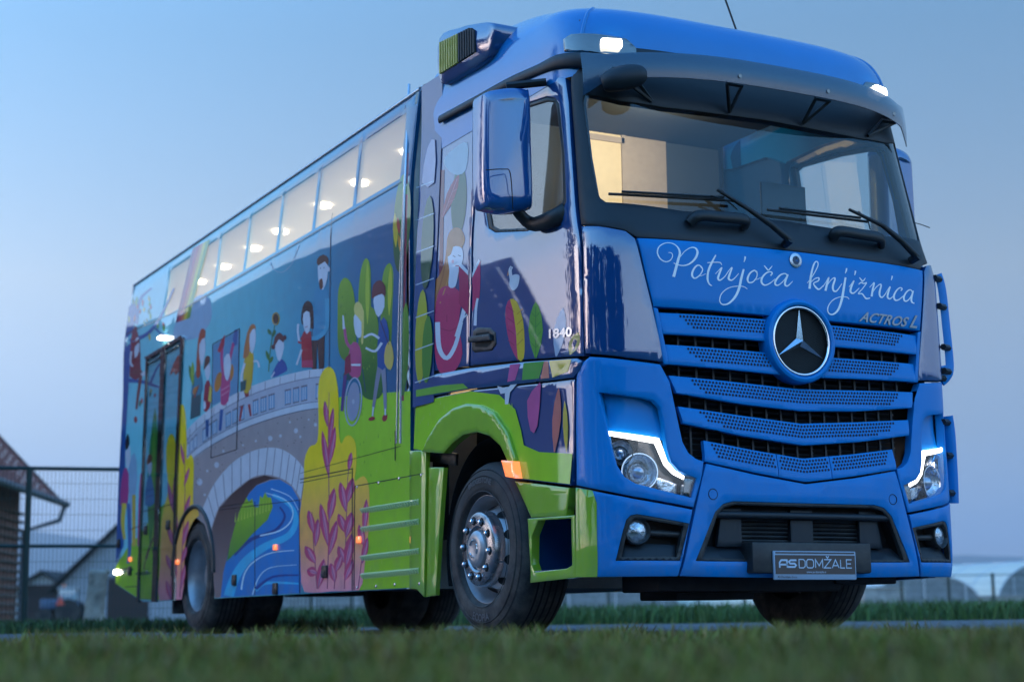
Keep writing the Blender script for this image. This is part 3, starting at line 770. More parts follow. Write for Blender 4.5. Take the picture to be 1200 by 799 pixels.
for s in (1, -1):
    f = fmir(s)
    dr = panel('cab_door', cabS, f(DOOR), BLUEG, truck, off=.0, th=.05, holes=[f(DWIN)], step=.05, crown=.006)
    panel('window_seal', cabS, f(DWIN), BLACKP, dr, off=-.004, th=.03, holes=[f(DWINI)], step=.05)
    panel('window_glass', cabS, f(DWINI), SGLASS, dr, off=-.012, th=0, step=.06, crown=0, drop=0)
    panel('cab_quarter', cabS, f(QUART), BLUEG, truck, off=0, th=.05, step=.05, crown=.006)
    # dark door handle in its bowl
    hp = L((553.5, 410), (555, 388), (560, 384), (575, 384.5), (581, 390), (582, 403), (577, 411), (556, 413.5))
    hd = panel('door_handle', cabS, f(hp), BLACKP, dr, off=.006, th=.03, step=.02, crown=.004)
    panel('handle_bowl', cabS, f(L((558, 407), (559, 391), (574, 389), (577, 402), (572, 407.5))), DARK, hd, off=.0075, th=0, step=.02, crown=0, drop=0)
    panel('handle_grip', cabS, f(L((553, 402), (554, 395.5), (578, 392), (579.5, 399.5))), GREYP, hd, off=.03, th=.018, step=.015, crown=.004)
# sill ledge under the door: bulging band
SILL = L((485, 443.5), (551, 432), (617, 424.5), (677, 420.5), (683, 424), (680, 434), (672, 443), (640, 447), (552, 456), (487, 468))
FEND = L((487, 470), (552, 458), (640, 449), (672, 445), (673, 455), (671.5, 533), (668, 569), (604, 561), (601, 545), (597, 528), (589, 510), (577, 496), (562, 490), (546, 494), (531, 507), (520, 522), (511, 531), (498, 530), (484, 527))
for s in (1, -1):
    f = fmir(s)
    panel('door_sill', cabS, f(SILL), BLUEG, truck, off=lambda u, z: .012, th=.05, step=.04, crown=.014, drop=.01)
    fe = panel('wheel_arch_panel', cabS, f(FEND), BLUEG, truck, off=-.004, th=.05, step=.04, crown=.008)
    # flared lip round the wheel opening
    o_ = L((498, 530), (505, 513), (518, 492), (534, 479), (550, 473.5), (566, 475), (582, 484), (598, 507), (607, 535), (609, 548), (603, 553), (598, 540), (590, 523), (577, 511), (562, 506.5), (546, 510), (533, 520), (523, 531.5))
    panel('arch_lip', cabS, f(o_), GREEN if s == 1 else BLUEG, fe, off=.028, th=.06, step=.03, crown=.012, drop=.009)
    lp = L((603, 564), (667, 572), (663, 605), (640, 606), (622, 606.5))
    panel('arch_front_piece', cabS, f(lp), GREEN if s == 1 else BLUEG, truck, off=0.0, th=.05, step=.04)
    sp = L((618, 608), (673, 604), (674.5, 677), (621, 683))
    so = L((630, 610), (673.6, 604.5), (674.2, 662.5), (666, 666.5), (626, 671), (622, 660), (622.5, 628))
    so = L((630, 610), (669, 607.5), (670, 662.5), (664, 666.5), (626, 671), (622.5, 660), (623, 628))
    st = panel('entry_step', cabS, f(sp), GREEN if s == 1 else BLUEG, truck, off=0.0, th=.05, holes=[f(so)], step=.03)
    # recessed step well
    u0, z0 = pick_cab((621, 672)); u1, z1 = pick_cab((672, 606))
    y0_, y1_ = sorted((cab_pos(u0, z0).y, cab_pos(u1, z1).y))
    X0, X1 = -1.215, -.90
    V = [Vector((s*x, y, z)) for x in (X0, X1) for y in (y0_-.03, y1_+.03) for z in (z0-.01, z1+.04)]
    F = [(4, 5, 7, 6), (0, 4, 6, 2), (0, 1, 5, 4), (2, 6, 7, 3), (1, 3, 7, 5)]
    w = obj('step_well', V, F, BLUEG, st, None)
    box('step_tread', (min(s*-1.235, s*-1.02), y0_+.0, z0-.005), (max(s*-1.235, s*-1.02), y1_-.03, z0+.012), SILVER, st, .004)
    for k in range(3):
        zz = z1-.06-.055*k; box('warning_plate', (min(s*-1.19, s*-1.18)+.0, y0_+.045-.012*k, zz-.02), (max(s*-1.19, s*-1.18), y0_+.11, zz+.012), SILVER if k else GREYP, st)
# dark wheel wells and the underside
for s in (1, -1):
    rows = []
    for x in (1.20, .72):
        rows.append([Vector((s*x, 1.43+.60*math.cos(t), .5+.66*math.sin(t))) for t in [-.3+(PI*.72+.3)*k/20 for k in range(21)]])
    grid('wheel_well', rows, DARK, truck)
box('engine_cover', (-.85, .25, .40), (.85, 2.3, 1.55), DARK, truck)
for nm, lo_, hi_ in (('frame_rail', (-.45, .3, .55), (-.36, 9.3, .85)), ('frame_rail', (.36, .3, .55), (.45, 9.3, .85)), ('front_axle', (-.9, 1.36, .38), (.9, 1.5, .52)), ('rear_axle', (-.95, 7.06, .40), (.95, 7.2, .58)), ('differential', (-.3, 6.9, .32), (.3, 7.4, .7)),
    ('oil_sump', (-.7, .42, .24), (.55, .8, .40)), ('gearbox', (-.3, .85, .2), (.25, 1.25, .36)), ('tow_beam', (.5, .4, .28), (.95, .7, .38))): box(nm, lo_, hi_, RUST, truck, .01)
box('fuel_tank', (.5, 3.0, .36), (1.15, 4.6, .85), RUST, truck, .06); box('air_tank', (-1.1, 4.2, .36), (-.6, 5.6, .6), RUST, truck, .06)
box('battery_box', (-1.15, 2.5, .3), (-.6, 3.4, .6), RUST, truck, .03)
# orange lamp at the arch
ORANGE = mat('side_lamp_orange', (.9, .2, .05), .3, coat=1, emit=(1, .22, .05), estr=.9)
for s in (1, -1):
    panel('side_lamp', cabS, fmir(s)(L((596, 540), (609, 541), (612.5, 561), (601, 559))), ORANGE, truck, off=.05, th=.05, step=.02, crown=.004)
    V, F = [], []
HUBM = mat('hub_steel', (.30, .31, .33), .26, metal=.9, noise=.15, nscale=18)
# ------------------------------------------------------------------ wheels
def wheel(x, y, front, s, name='wheel'):
    """s=-1: outer face towards -x"""
    R_, RW = .512, .305
    prof = [(-.0, .312), (-.012, .317), (-.03, .342), (-.035, .36), (-.033, .40), (-.026, .44), (-.012, .47), (.008, .492), (.03, .505), (.06, .51), (.15, .512), (.24, .51), (.27, .505), (.30, .47), (.315, .40), (.31, .33), (.295, .30)]
    X = lambda h: x - s*(h)     # h measured inwards from the outer face
    org = Vector((x, y, .507))
    def lt(nm, pr, m, par, n=56): return lathe(nm, [(-s*h, r) for h, r in pr], m, par, n, 0, org)
    rim_out = [(.005, .312), (-.004, .322), (-.004, .311), (.02, .298), (.05, .289), (.10, .283)]
    if front: rim_in = [(.13, .281), (.13, .274), (.115, .268), (-.012, .212), (-.03, .19), (-.03, .0001)]
    else: rim_in = [(.10, .283), (.2, .275), (.225, .26), (.235, .20), (.23, .15), (.23, .0001)]
    w = lt(name, rim_out+rim_in[1:], STEEL, truck)
    t = lt('tyre', prof, RUBBER, w, 72)
    # grooves on the tread and ribs on the wall
    for h in (.085, .125, .165, .205, .245): lt('tread_groove', [(h-.006, .5135), (h+.006, .5135)], DARK, w, 48)
    for r in (.335, .425, .462): lt('wall_rib', [(-.0355 if r < .36 else -.031 if r < .43 else -.017, r-.004), (-.038 if r < .36 else -.034 if r < .43 else -.021, r), (-.0355 if r < .36 else -.028 if r < .43 else -.013, r+.004)], RUBBER, w, 72)
    if front:
        for k in range(10):
            a = 2*PI*k/10+.3; N_ = Vector((s*.46, math.cos(a)*.888, math.sin(a)*.888)); c = org+Vector((-s*.036, math.cos(a)*.2345, math.sin(a)*.2345))+N_*.003
            e1 = Vector((0, -math.sin(a), math.cos(a))); e2 = N_.cross(e1)
            obj('hand_hole', [c+e1*math.cos(q*PI/8)*.030+e2*math.sin(q*PI/8)*.036 for q in range(16)], [tuple(range(16))], DARK, w, None)
        lt('hub_ring', [(.06, .222), (-.03, .220), (-.055, .212), (-.066, .195), (-.066, .135), (-.058, .124), (-.045, .12), (-.045, .112)], HUBM, w, 48)
        lt('hub', [(-.04, .112), (-.07, .106), (-.085, .09), (-.09, .06), (-.085, .045), (-.085, .0001)], STEEL, w, 40)
        for k in range(10):
            a = 2*PI*k/10+.1; c = org+Vector((s*.066, math.cos(a)*.166, math.sin(a)*.166))
            lathe('nut_recess', [(s*.001, .026), (s*.0015, .0001)], DARK, w, 16, 0, c)
            lathe('wheel_nut', [(0, .0165), (s*.018, .016), (s*.025, .011), (s*.026, .0001)], CHROME, w, 6, 0, c, None)
        for a0 in (.5, 2.6, 4.7):
            pts = [org+Vector((s*.089, .05*math.cos(a0+q*.14), .05*math.sin(a0+q*.14))) for q in range(9)]
            tube('hub_mark', pts, .006, CHROME, w, 5)
    else:
        for k in range(10):
            a = 2*PI*k/10; c = org+Vector((-s*.231, math.cos(a)*.225, math.sin(a)*.225))
            lathe('hand_hole', [(-s*-.004, .024), (-s*-.0045, .0001)], DARK, w, 12, 0, c)
        lt('hub', [(.23, .14), (.12, .13), (.09, .11), (.085, .0001)], STEEL, w, 40)
        lt('inner_tyre', [(h+.345, r) for h, r in prof], RUBBER, w, 48)
    if front and s == -1:
        TXT = mat('tyre_letters', (.10, .10, .105), .7)
        for txt, a0, wd in (('BRIDGESTONE', PI/2+.03, .30), ('ECOPIA', -PI/2-.03, .21)):
            def fn(xx, yy, a0=a0):
                up = a0 > 0
                r = .392+yy if up else .41-yy; th = a0+(xx/.40)*(1 if up else -1)
                # the wall is seen from -x: +y (rearwards) lies to the viewer's left
                return org+Vector((-.0385, -math.cos(th)*r*-1 if False else -math.cos(th)*-r, math.sin(th)*r))
            def fn2(xx, yy, a0=a0):
                up = a0 > 0; r = .385+yy if up else .415-yy
                th = (-xx if up else xx)/.40
                ang = a0+th
                return org+Vector((-.039, -math.cos(ang)*r, math.sin(ang)*r))
            put_text('tyre_lettering', txt, fn2, TXT, w, width=wd, bold=.02)
    return w
FY, RY_ = 1.432, 7.13
wheel(-1.225, FY, True, -1); wheel(1.225, FY, True, 1)
wheel(-1.20, RY_, False, -1); wheel(1.20, RY_, False, 1)

# ------------------------------------------------------------------ big door mirrors
for s in (1, -1):
    yc = .74
    fpx = [(568.5, 118), (570, 110), (576, 106), (600, 104.5), (614, 106), (619.5, 112), (621, 170), (623, 238), (620, 244), (612, 247), (592, 248), (577, 243.5), (570.5, 236), (568.5, 200)]
    fr_ = [at_y(p, yc) for p in fpx]; cen = sum(fr_, Vector())/len(fr_)
    rows = []
    for dy, sc in ((-.01, .80), (.0, .90), (.02, .965), (.05, 1.0), (.14, 1.0), (.165, .96), (.17, .9)):
        rows.append([Vector((s*(cen.x+(p.x-cen.x)*sc), yc-.05+dy+.10*((p.x-cen.x)/.15)**2*(1 if p.x < cen.x else .25)*.6, cen.z+(p.z-cen.z)*(sc if sc < .95 else .5+.5*sc))) for p in catmull(fr_, 4)])
    mh = grid('door_mirror', rows, mat('mirror_paint', (.001, .085, .30), .3, coat=1, coatr=.015, spec=.1), truck, closed=True, smooth=50, cap=True)
    box('mirror_glass', (min(s*(cen.x-.11), s*(cen.x+.11)), yc+.121, cen.z-.29), (max(s*(cen.x-.11), s*(cen.x+.11)), yc+.127, cen.z+.29), CHROME, mh)
    sm = [at_y(p, yc-.075) for p in ((569.5, 200), (590, 199), (598, 204), (601, 246))]
    tube('mirror_seam', [Vector((s*p.x, p.y, p.z)) for p in catmull(sm, 4, False)], .003, DARK, mh, 5)
    a0 = cab_pos(pick_cab((652, 258))[0], pick_cab((652, 258))[1])
    V, F = [], []
    pts = [a0+Vector((.03, -.06, .03)), a0+Vector((-.03, -.0, .0)), Vector((cen.x+.15, yc+.02, a0.z+.02)), Vector((cen.x+.05, yc+.05, cen.z-.30))]
    pts = [Vector((s*p.x, p.y, p.z)) for p in catmull(pts, 4, False)]
    add_tube(V, F, pts, [.075-.003*k for k in range(len(pts))], 10, True, (.5, .8)); obj('mirror_foot', V, F, BLACKP, mh, 60)
    V, F = [], []
    t0 = at_x((640, 97), -1.2); t1 = Vector((cen.x+.02, yc+.05, at_y((605, 100), yc).z))
    add_tube(V, F, [Vector((s*t0.x, t0.y, t0.z)), Vector((s*t1.x, t1.y, t1.z))], .03, 8, True, (1, .8)); obj('mirror_arm', V, F, BLACKP, mh, 40)
# ------------------------------------------------------------------ library body
BY0 = pick_body((480, 400))[0]; BY1 = 9.72; BZ0 = .30; BZ1 = 3.66
PALE = mat('body_paint', (.20, .36, .55), .3, coat=1, coatr=.02, noise=.05, nscale=4)
# window openings along the top
wx = [478, 418.6, 369.6, 326.8, 288.6, 254.0]
wyf = pick_body((473, 215))[0]+.02
wt = [pick_body((475, 122)), pick_body((420, 165))]
z_wt, z_wb = 3.50, 3.03
ys = [pick_body((x, 0 + y))[0] for x, y in ((474.5, 170), (418.6, 205), (369.6, 238), (326.8, 268), (288.6, 292), (254, 315))]
pitch_ = (ys[5]-ys[1])/4
W_EDGES = [ys[0]]+[ys[1]+pitch_*k for k in range(0, 7)]
W_EDGES = [y for y in W_EDGES if y < BY1-.35]
print('win edges', [round(y, 2) for y in W_EDGES], 'body y0', BY0)
holes = []
for a, b in zip(W_EDGES, W_EDGES[1:]):
    holes.append([(a+.03, z_wb), (b-.03, z_wb), (b-.03, z_wt), (a+.03, z_wt)])
# wheel cut-out at the rear axle
cut = []
ca = [RY_+.60*math.cos(t) for t in (0,)]
arch = [(RY_-.62, BZ0)]+[(RY_-.62*math.cos(PI*k/16), .52+.60*math.sin(PI*k/16)) for k in range(17)]+[(RY_+.62, BZ0)]
zrear = .62
outline = [(BY0, BZ0)]+arch+[(8.75, BZ0), (BY1, .48), (BY1, BZ1-.06), (BY0, BZ1-.06)]
def lerp3(a, b, t): return tuple(a[i]+(b[i]-a[i])*t for i in range(3))
SKYC = [(2.3, (.003, .085, .22)), (3.2, (.006, .14, .30)), (4.2, (.03, .30, .46)), (5.6, (.13, .54, .64)), (7.5, (.26, .70, .76)), (9.7, (.22, .68, .78))]
def skycol(y, z):
    for (a, ca_), (b, cb_) in zip(SKYC, SKYC[1:]):
        if y <= b:
            c = lerp3(ca_, cb_, max(0, (y-a)/(b-a))); break
    else: c = SKYC[-1][1]
    k = 1-.14*max(0, min(1, (z-1.2)/2.0)); return tuple(v*k for v in c)
side = panel('side_wall', bodyS, outline, MURAL, truck, off=0, th=.03, holes=holes, step=.12, crown=.006, colf=skycol)
sideR = panel('side_wall', bodyR, outline, PALE, truck, off=0, th=.03, holes=holes, step=.25, crown=0, drop=0)
# roof, end walls, floor
rr = [(1.17, BZ1-.062), (1.15, BZ1-.015), (1.10, BZ1+.015), (1.0, BZ1+.03), (0, BZ1+.05)]
sec = [Vector((-x, 0, z)) for x, z in rr]+[Vector((x, 0, z)) for x, z in rr[::-1][1:]]
rows = [[p+Vector((0, y, 0)) for p in sec] for y in (BY0-.005, BY0+.02, 5, BY1-.02, BY1)]
grid('body_roof', rows, PALE, truck)
for s in (-1, 1): tube('roof_rail', [(s*1.165, BY0, BZ1-.045), (s*1.165, BY1, BZ1-.045)], .018, SILVER, truck, 8)
xs = [(1.25, BZ0), (1.25, 2.95), (1.178, BZ1-.06), (1.10, BZ1+.01), (0, BZ1+.045)]
endp = [(-x, z) for x, z in xs]+[(x, z) for x, z in xs[::-1][1:]]
INW = mat('interior_white', (.8, .77, .72), .6, noise=.05)
hh = [(-.95, 1.35), (-.35, 1.35), (-.35, 3.15), (-.95, 3.15)]
panel('front_wall', lambda x, z: (Vector((x, BY0+.01, z)), Vector((0, -1, 0))), endp, INW, truck, th=.04, holes=[hh], step=.3, crown=0, drop=0)
panel('rear_wall', lambda x, z: (Vector((x, BY1-.005, z)), Vector((0, 1, 0))), [(x, max(z, .5)) for x, z in endp], mat('rear_blue', (.02, .16, .5), .3, coat=1), truck, th=.04, step=.3, crown=0, drop=0)
box('body_floor', (-1.2, BY0+.03, .95), (1.2, BY1-.06, 1.0), RUST, truck)
WOOD = mat('shelf_wood', (.5, .33, .18), .5, noise=.2)
box('interior_ceiling', (-1.15, BY0+.05, 3.575), (1.15, BY1-.06, 3.6), INW, truck)
for k, y in enumerate((2.9, 3.72, 4.7, 5.5, 6.55, 7.3, 8.2, 9.0)):
    for x in (-.68,):
        lathe('ceiling_lamp', [(0, .07), (-.02, .07), (-.022, .0001)], mat('ceiling_lamp_glow', (1, 1, 1), .5, emit=(1, .84, .6), estr=7), truck, 20, 2, (x, y, 3.572))
ld = bpy.data.lights.new('cabin_light', 'AREA'); ld.shape = 'RECTANGLE'; ld.size = 1.0; ld.size_y = 5.6; ld.energy = 170; ld.color = (1, .82, .6)
lo = bpy.data.objects.new('cabin_light', ld); COL.objects.link(lo); lo.location = (.2, 5.8, 3.54); lo.parent = truck
# shelves and pale partitions inside
for s in (1,):
    box('book_shelf', (s*.85, 3.0, 1.0), (s*1.15, 9.2, 2.9), WOOD, truck)
# glass panes
BGL = thin_glass('library_pane', (.80, .79, .76), .0, 0, 1.6)
nt = BGL.node_tree; out = [n for n in nt.nodes if n.type == 'OUTPUT_MATERIAL'][0]; src = out.inputs[0].links[0].from_socket     # light perforated film on the panes
df = nt.nodes.new('ShaderNodeBsdfDiffuse'); df.inputs[0].default_value = (.62, .66, .74, 1); tl = nt.nodes.new('ShaderNodeBsdfTranslucent'); tl.inputs[0].default_value = (.8, .76, .7, 1)
ad = nt.nodes.new('ShaderNodeMixShader'); ad.inputs[0].default_value = .5; nt.links.new(df.outputs[0], ad.inputs[1]); nt.links.new(tl.outputs[0], ad.inputs[2])
m2 = nt.nodes.new('ShaderNodeMixShader'); m2.inputs[0].default_value = .42; nt.links.new(src, m2.inputs[1]); nt.links.new(ad.outputs[0], m2.inputs[2]); nt.links.new(m2.outputs[0], out.inputs[0])
for h in holes:
    for sf in (bodyS, bodyR):
        if sf is bodyS:
            panel('window_pane', sf, h, BGL, truck, off=-.004, th=0, step=.3, crown=0, drop=0)
        else: panel('window_pane', sf, h, BGL, truck, off=-.004, th=0, step=.3, crown=0, drop=0)
# ------------------------------------------------------------------ fairing between cab and body
FAIR = [(2.30-.15, 1.62), (2.42, 1.58), (2.42, 3.45), (2.30-.16, 3.45)]
for s in (1, -1):
    rows = []
    for z in [1.45+.12*k for k in range(19)]:
        W = sinterp(z, WZ); row = []
        for y in (2.10, 2.2, 2.3, 2.36, 2.40): row.append(Vector((-s*(W+.006+(y-2.10)*.03), y, z)))
        rows.append(row)
    fa = grid('side_fairing', rows, MURAL if s == 1 else BLUEG, truck)
    if s == 1:
        me = fa.data; a = me.color_attributes.new('Col', 'FLOAT_COLOR', 'POINT')
        for i in range(len(me.vertices)): a.data[i].color = (.006, .06, .20, 1)
    grid('gap_seal', [[Vector((-s*1.10, y, z)) for y in (2.2, 2.44)] for z in (.6, 3.5)], DARK, truck)
# roof-side air intake box
for s in (1, -1):
    q = [at_x(p, -1.20) for p in ((517, 98), (515, 46), (540, 33), (556, 29), (574, 27), (582, 33), (577, 60), (566, 74), (545, 87))]
    rows = []
    for x, sc in ((-1.215, .93), (-1.20, 1.0), (-.95, 1.0), (-.9, .9)):
        c = sum(q, Vector())/len(q); rows.append([Vector((s*x, c.y+(p.y-c.y)*sc, c.z+(p.z-c.z)*sc)) for p in catmull(q, 4)])
    ib = grid('air_intake', rows, BLUEG, truck, closed=True, cap=True)
    gq = [at_x(p, -1.217) for p in ((516, 88), (517.5, 50), (552, 33.5), (557, 38), (558, 62))]
    V = [Vector((s*p.x, p.y, p.z)) for p in gq]; ig = obj('intake_grille', V, [tuple(range(5))], DARK, ib, None)
    ymin, ymax = min(p.y for p in gq), max(p.y for p in gq)
    n = 15
    zt = lambda y: interp(y, [(ymin, gq[3].z), (gq[2].y, gq[2].z), (ymax, gq[1].z)]); zb = lambda y: interp(y, [(ymin, gq[4].z), (ymax, gq[0].z)])
    for k in range(n):
        y = ymin+(ymax-ymin)*(k+.5)/n
        tube('intake_slat', [(s*-1.222, y, zb(y)), (s*-1.222, y, zt(y))], .011, GREYP if k < 7 or s < 0 else mat('yellow_slat', (.42, .36, .04), .4, coat=.5), ib, 6)
# ------------------------------------------------------------------ printed film: the mural
def srgb(r, g, b, k=.85):
    f = lambda v: (v/255/12.92 if v < 10.3 else ((v/255+.055)/1.055)**2.4)*k
    return (f(r), f(g), f(b))
def ell(cx, cy, rx, ry, rot=0, n=14):
    c, s = math.cos(math.radians(rot)), math.sin(math.radians(rot))
    return [(cx+rx*math.cos(t)*c-ry*math.sin(t)*s, cy+rx*math.cos(t)*s+ry*math.sin(t)*c) for t in [2*PI*k/n for k in range(n)]]
def leaf(x0, y0, x1, y1, w):
    """leaf blade from base to tip with half-width w"""
    dx, dy = x1-x0, y1-y0; l = math.hypot(dx, dy); nx, ny = -dy/l, dx/l
    pr = [(0, .12), (.25, .75), (.5, 1), (.75, .8), (.93, .35)]
    return [(x0+dx*t+nx*w*k, y0+dy*t+ny*w*k) for t, k in pr]+[(x1, y1)]+[(x0+dx*t-nx*w*k, y0+dy*t-ny*w*k) for t, k in pr[::-1]]
def rib(pts, w0, w1=None, n=4):
    """ribbon outline along a smoothed line; widths in px, tapering w0..w1"""
    w1 = w0 if w1 is None else w1
    P = catmull([Vector(p) for p in pts], n, False) if len(pts) > 2 else [Vector(p) for p in pts]
    a, b = [], []; N = len(P)
    for i, p in enumerate(P):
        t = (P[min(i+1, N-1)]-P[max(i-1, 0)]).normalized(); nn = Vector((-t.y, t.x)); w = (w0+(w1-w0)*i/(N-1))/2
        a.append(tuple(p+nn*w)); b.append(tuple(p-nn*w))
    return a+b[::-1]
PRINTED = {}
def deco(name, polys, parent, pick=pick_body, surf=bodyS, base=.0004, lift=.00012, m=None):
    """flat print: list of (colour, outline in px[, smooth n]); a colour may be a function of (u,v).
    every outline lies one film thickness above the prints it overlaps"""
    V, F, C = [], [], []
    for it in polys:
        col, pts = it[0], it[1]; n = it[2] if len(it) > 2 else 0
        if n: pts = [tuple(p) for p in catmull([Vector(p) for p in pts], n, True)]
        uv = [pick(p) for p in pts]
        if surf is bodyS: uv = [(a, max(b, BZ0+.006+max(0, a-8.75)*.186)) for a, b in uv]
        us = [p[0] for p in uv]; vs = [p[1] for p in uv]; ext = max(max(us)-min(us), max(vs)-min(vs))
        bb_ = (min(us)-.004, max(us)+.004, min(vs)-.004, max(vs)+.004); lst = PRINTED.setdefault(surf, [])
        k = max((l for x0, x1, y0, y1, l in lst if x0 < bb_[1] and x1 > bb_[0] and y0 < bb_[3] and y1 > bb_[2]), default=0)+1; lst.append((*bb_, k))
        if ext > .25 and (surf is not bodyS or callable(col) or max(vs) > 2.95):
            v, tris, _ = cdt(uv, [], max(.06, ext/14), 0)
            v = [(p.x, p.y) for p in v]
        else:
            v = uv; tris = [tuple(t) for t in tessellate_polygon([[Vector((a, b, 0)) for a, b in uv]])]
        o = len(V)
        for a, b in v:
            P, N = surf(a, b); V.append(P+N*(base+lift*k)); C.append(col(a, b) if callable(col) else col)
        for t in tris:
            a, b, c = (V[o+i] for i in t); nn = (b-a).cross(c-a); P, N = surf(*v[t[0]])
            F.append(tuple(o+i for i in (t if nn.dot(N) > 0 else t[::-1])))
    return obj(name, V, F, m or MURAL, parent, None, cols=C)
def vgrad(lo, hi, z0, z1): return lambda u, z: lerp3(lo, hi, max(0, min(1, (z-z0)/(z1-z0))))
SKIN = srgb(225, 228, 240); HAIRB = srgb(35, 25, 35)
YEL, ORA, MAG, PINK = srgb(255, 215, 30, 1.0), srgb(250, 172, 95, 1.0), srgb(200, 50, 110), srgb(235, 130, 160)
GRN, DGRN, LGRN = srgb(110, 165, 40), srgb(40, 110, 45), srgb(170, 200, 60)
# --- ground colours
lawn = vgrad(srgb(150, 195, 25, 1), srgb(165, 208, 45, 1), .3, 1.7)
tufts = [(lawn, [(397, 466), (420, 461.5), (445, 461), (470, 459.5), (481, 458.5), (480.5, 689.5), (440, 691.3), (404, 692.8), (400, 600)])]
random.seed(3)
for k in range(60):
    x = random.uniform(402, 480); y = random.uniform(474, 680)
    tufts.append((srgb(190, 215, 90) if random.random() < .7 else srgb(95, 150, 40), [(x-.35, y), (x+.35, y), (x+.3, y-random.uniform(3, 6))]))
for k in range(26):
    x = 402+k*3; tufts.append((srgb(150, 200, 60), [(x-.6, 463), (x+.6, 463), (x+random.uniform(-.6, .6), 463-random.uniform(3, 8))]))
deco('painted_lawn', tufts, side)
gl = [(vgrad(srgb(140, 190, 30, 1), srgb(165, 205, 45, 1), .3, 1.2), [(135.5, 664), (150, 641), (165, 626), (179, 603), (193, 590), (191.5, 705.3), (163.5, 706.5), (135, 689)])]
gl += [(DGRN, ell(148, 668, 9, 2.5, -4)), (DGRN, ell(168, 672, 10, 2.2, -3))]
deco('painted_lawn', gl, side)
# --- the bridge
TAUPE = srgb(165, 148, 152); STONE = srgb(222, 224, 234); STONE2 = srgb(190, 194, 210); LINE = srgb(110, 108, 125)
bt = [(219, 507), (232, 493), (250, 478.5), (275, 463), (300, 451.5), (330, 441.5), (360, 434.5), (386, 431.5)]
bb = [(384, 478), (360, 480.5), (330, 487.5), (300, 497), (275, 507.5), (250, 521), (232, 533), (217, 546)]
pol = [(vgrad(srgb(165, 145, 148), srgb(188, 172, 172), .4, 1.8), [(222, 540), (250, 518), (300, 495), (345, 483), (390, 476), (394, 500), (372, 540), (362, 600), (357, 640), (352.6, 694.8), (252.5, 701), (247, 640), (240, 615), (229, 606), (222, 600)])]
pol.append((STONE2, bt+bb))
# openings between the balusters, over-rail and plinth
def along(c, t):
    t *= len(c)-1; i = min(len(c)-2, int(t)); f_ = t-i; return (c[i][0]+(c[i+1][0]-c[i][0])*f_, c[i][1]+(c[i+1][1]-c[i][1])*f_)
bbr = bb[::-1]
nb = 22
for k in range(nb):
    t0, t1 = (k+.12)/nb, (k+.88)/nb
    if k % 4 == 3: continue
    a0, a1 = along(bt, t0), along(bt, t1); b0, b1 = along(bbr, t0), along(bbr, t1)
    mixp = lambda p, q, f_: (p[0]+(q[0]-p[0])*f_, p[1]+(q[1]-p[1])*f_)
    q4 = [mixp(a0, b0, .36), mixp(a1, b1, .36), mixp(a1, b1, .76), mixp(a0, b0, .76)]
    pol.append((srgb(120, 110, 120), q4))
    pol.append((srgb(110, 165, 205), [mixp(a0, b0, .40), mixp(a1, b1, .40), mixp(a1, b1, .73), mixp(a0, b0, .73)]))
    for fx in (.33, .66):
        m0, m1 = mixp(mixp(a0, b0, .40), mixp(a1, b1, .40), fx), mixp(mixp(a0, b0, .73), mixp(a1, b1, .73), fx)
        pol.append((STONE, rib([m0, m1], .9)))
pol.append((STONE, rib([(x, y+4.5) for x, y in bt], 9.5)))
pol.append((STONE, rib([(x, y-4) for x, y in bbr], 8)))
pol.append((LINE, rib([(x, y+9.4) for x, y in bt], .8))); pol.append((LINE, rib([(x, y-8) for x, y in bbr], .8))); pol.append((LINE, rib(bbr, .9)))
for k in range(12):
    a0 = along(bt, (k+.5)/12); pol.append((LINE, rib([a0, (a0[0]-.5, a0[1]+9)], .6)))
for x, y, r in ((370, 498, 2.2), (347, 505, 3), (352, 512, 1.5), (317, 514, 3.2), (329, 511, 2), (300, 517, 1.5), (254, 545, 3.5), (262, 529, 1.6), (234, 565, 4), (243, 552, 1.5), (240, 580, 1.6), (362, 492, 1.2), (378, 489, 1.6), (285, 522, 1.2), (340, 495, 1.4)):
    pol.append((srgb(215, 216, 228), ell(x, y, r*.8, r)))
random.seed(5)
for k in range(40):
    x = random.uniform(230, 385); y0_ = interp(x, sorted(bbr)); y = random.uniform(y0_+3, y0_+38)
    pol.append((srgb(120, 95, 105), ell(x, y, .6, .8, 0, 6)))
ao = [(237, 597), (251, 567.6), (272, 543), (293, 530), (314, 524.8), (331.6, 527.3), (347, 537.8), (358, 552)]
ai = [(247, 622), (256, 595.6), (272, 578), (293, 561), (310.5, 556.4), (328, 560), (342, 569), (353, 586)]
pol.append((STONE, catmull([Vector(p) for p in ao], 4, False)+catmull([Vector(p) for p in ai], 4, False)[::-1]))
for k in range(15):
    t = k/14; pol.append((LINE, rib([along(ao, t), along(ai, t)], .7)))
pol.append((vgrad(srgb(150, 125, 125), srgb(70, 45, 50), .4, 1.25), [(252, 701.2), (248, 640), (249, 618), (257, 596), (272, 579), (293, 562), (310, 557.2), (327, 561), (316, 562), (301, 568.5), (292, 578), (281, 599), (270, 637), (265, 659), (259, 700)]))
pol[-1] = (pol[-1][0], pol[-1][1])
deco('painted_bridge', pol, side)
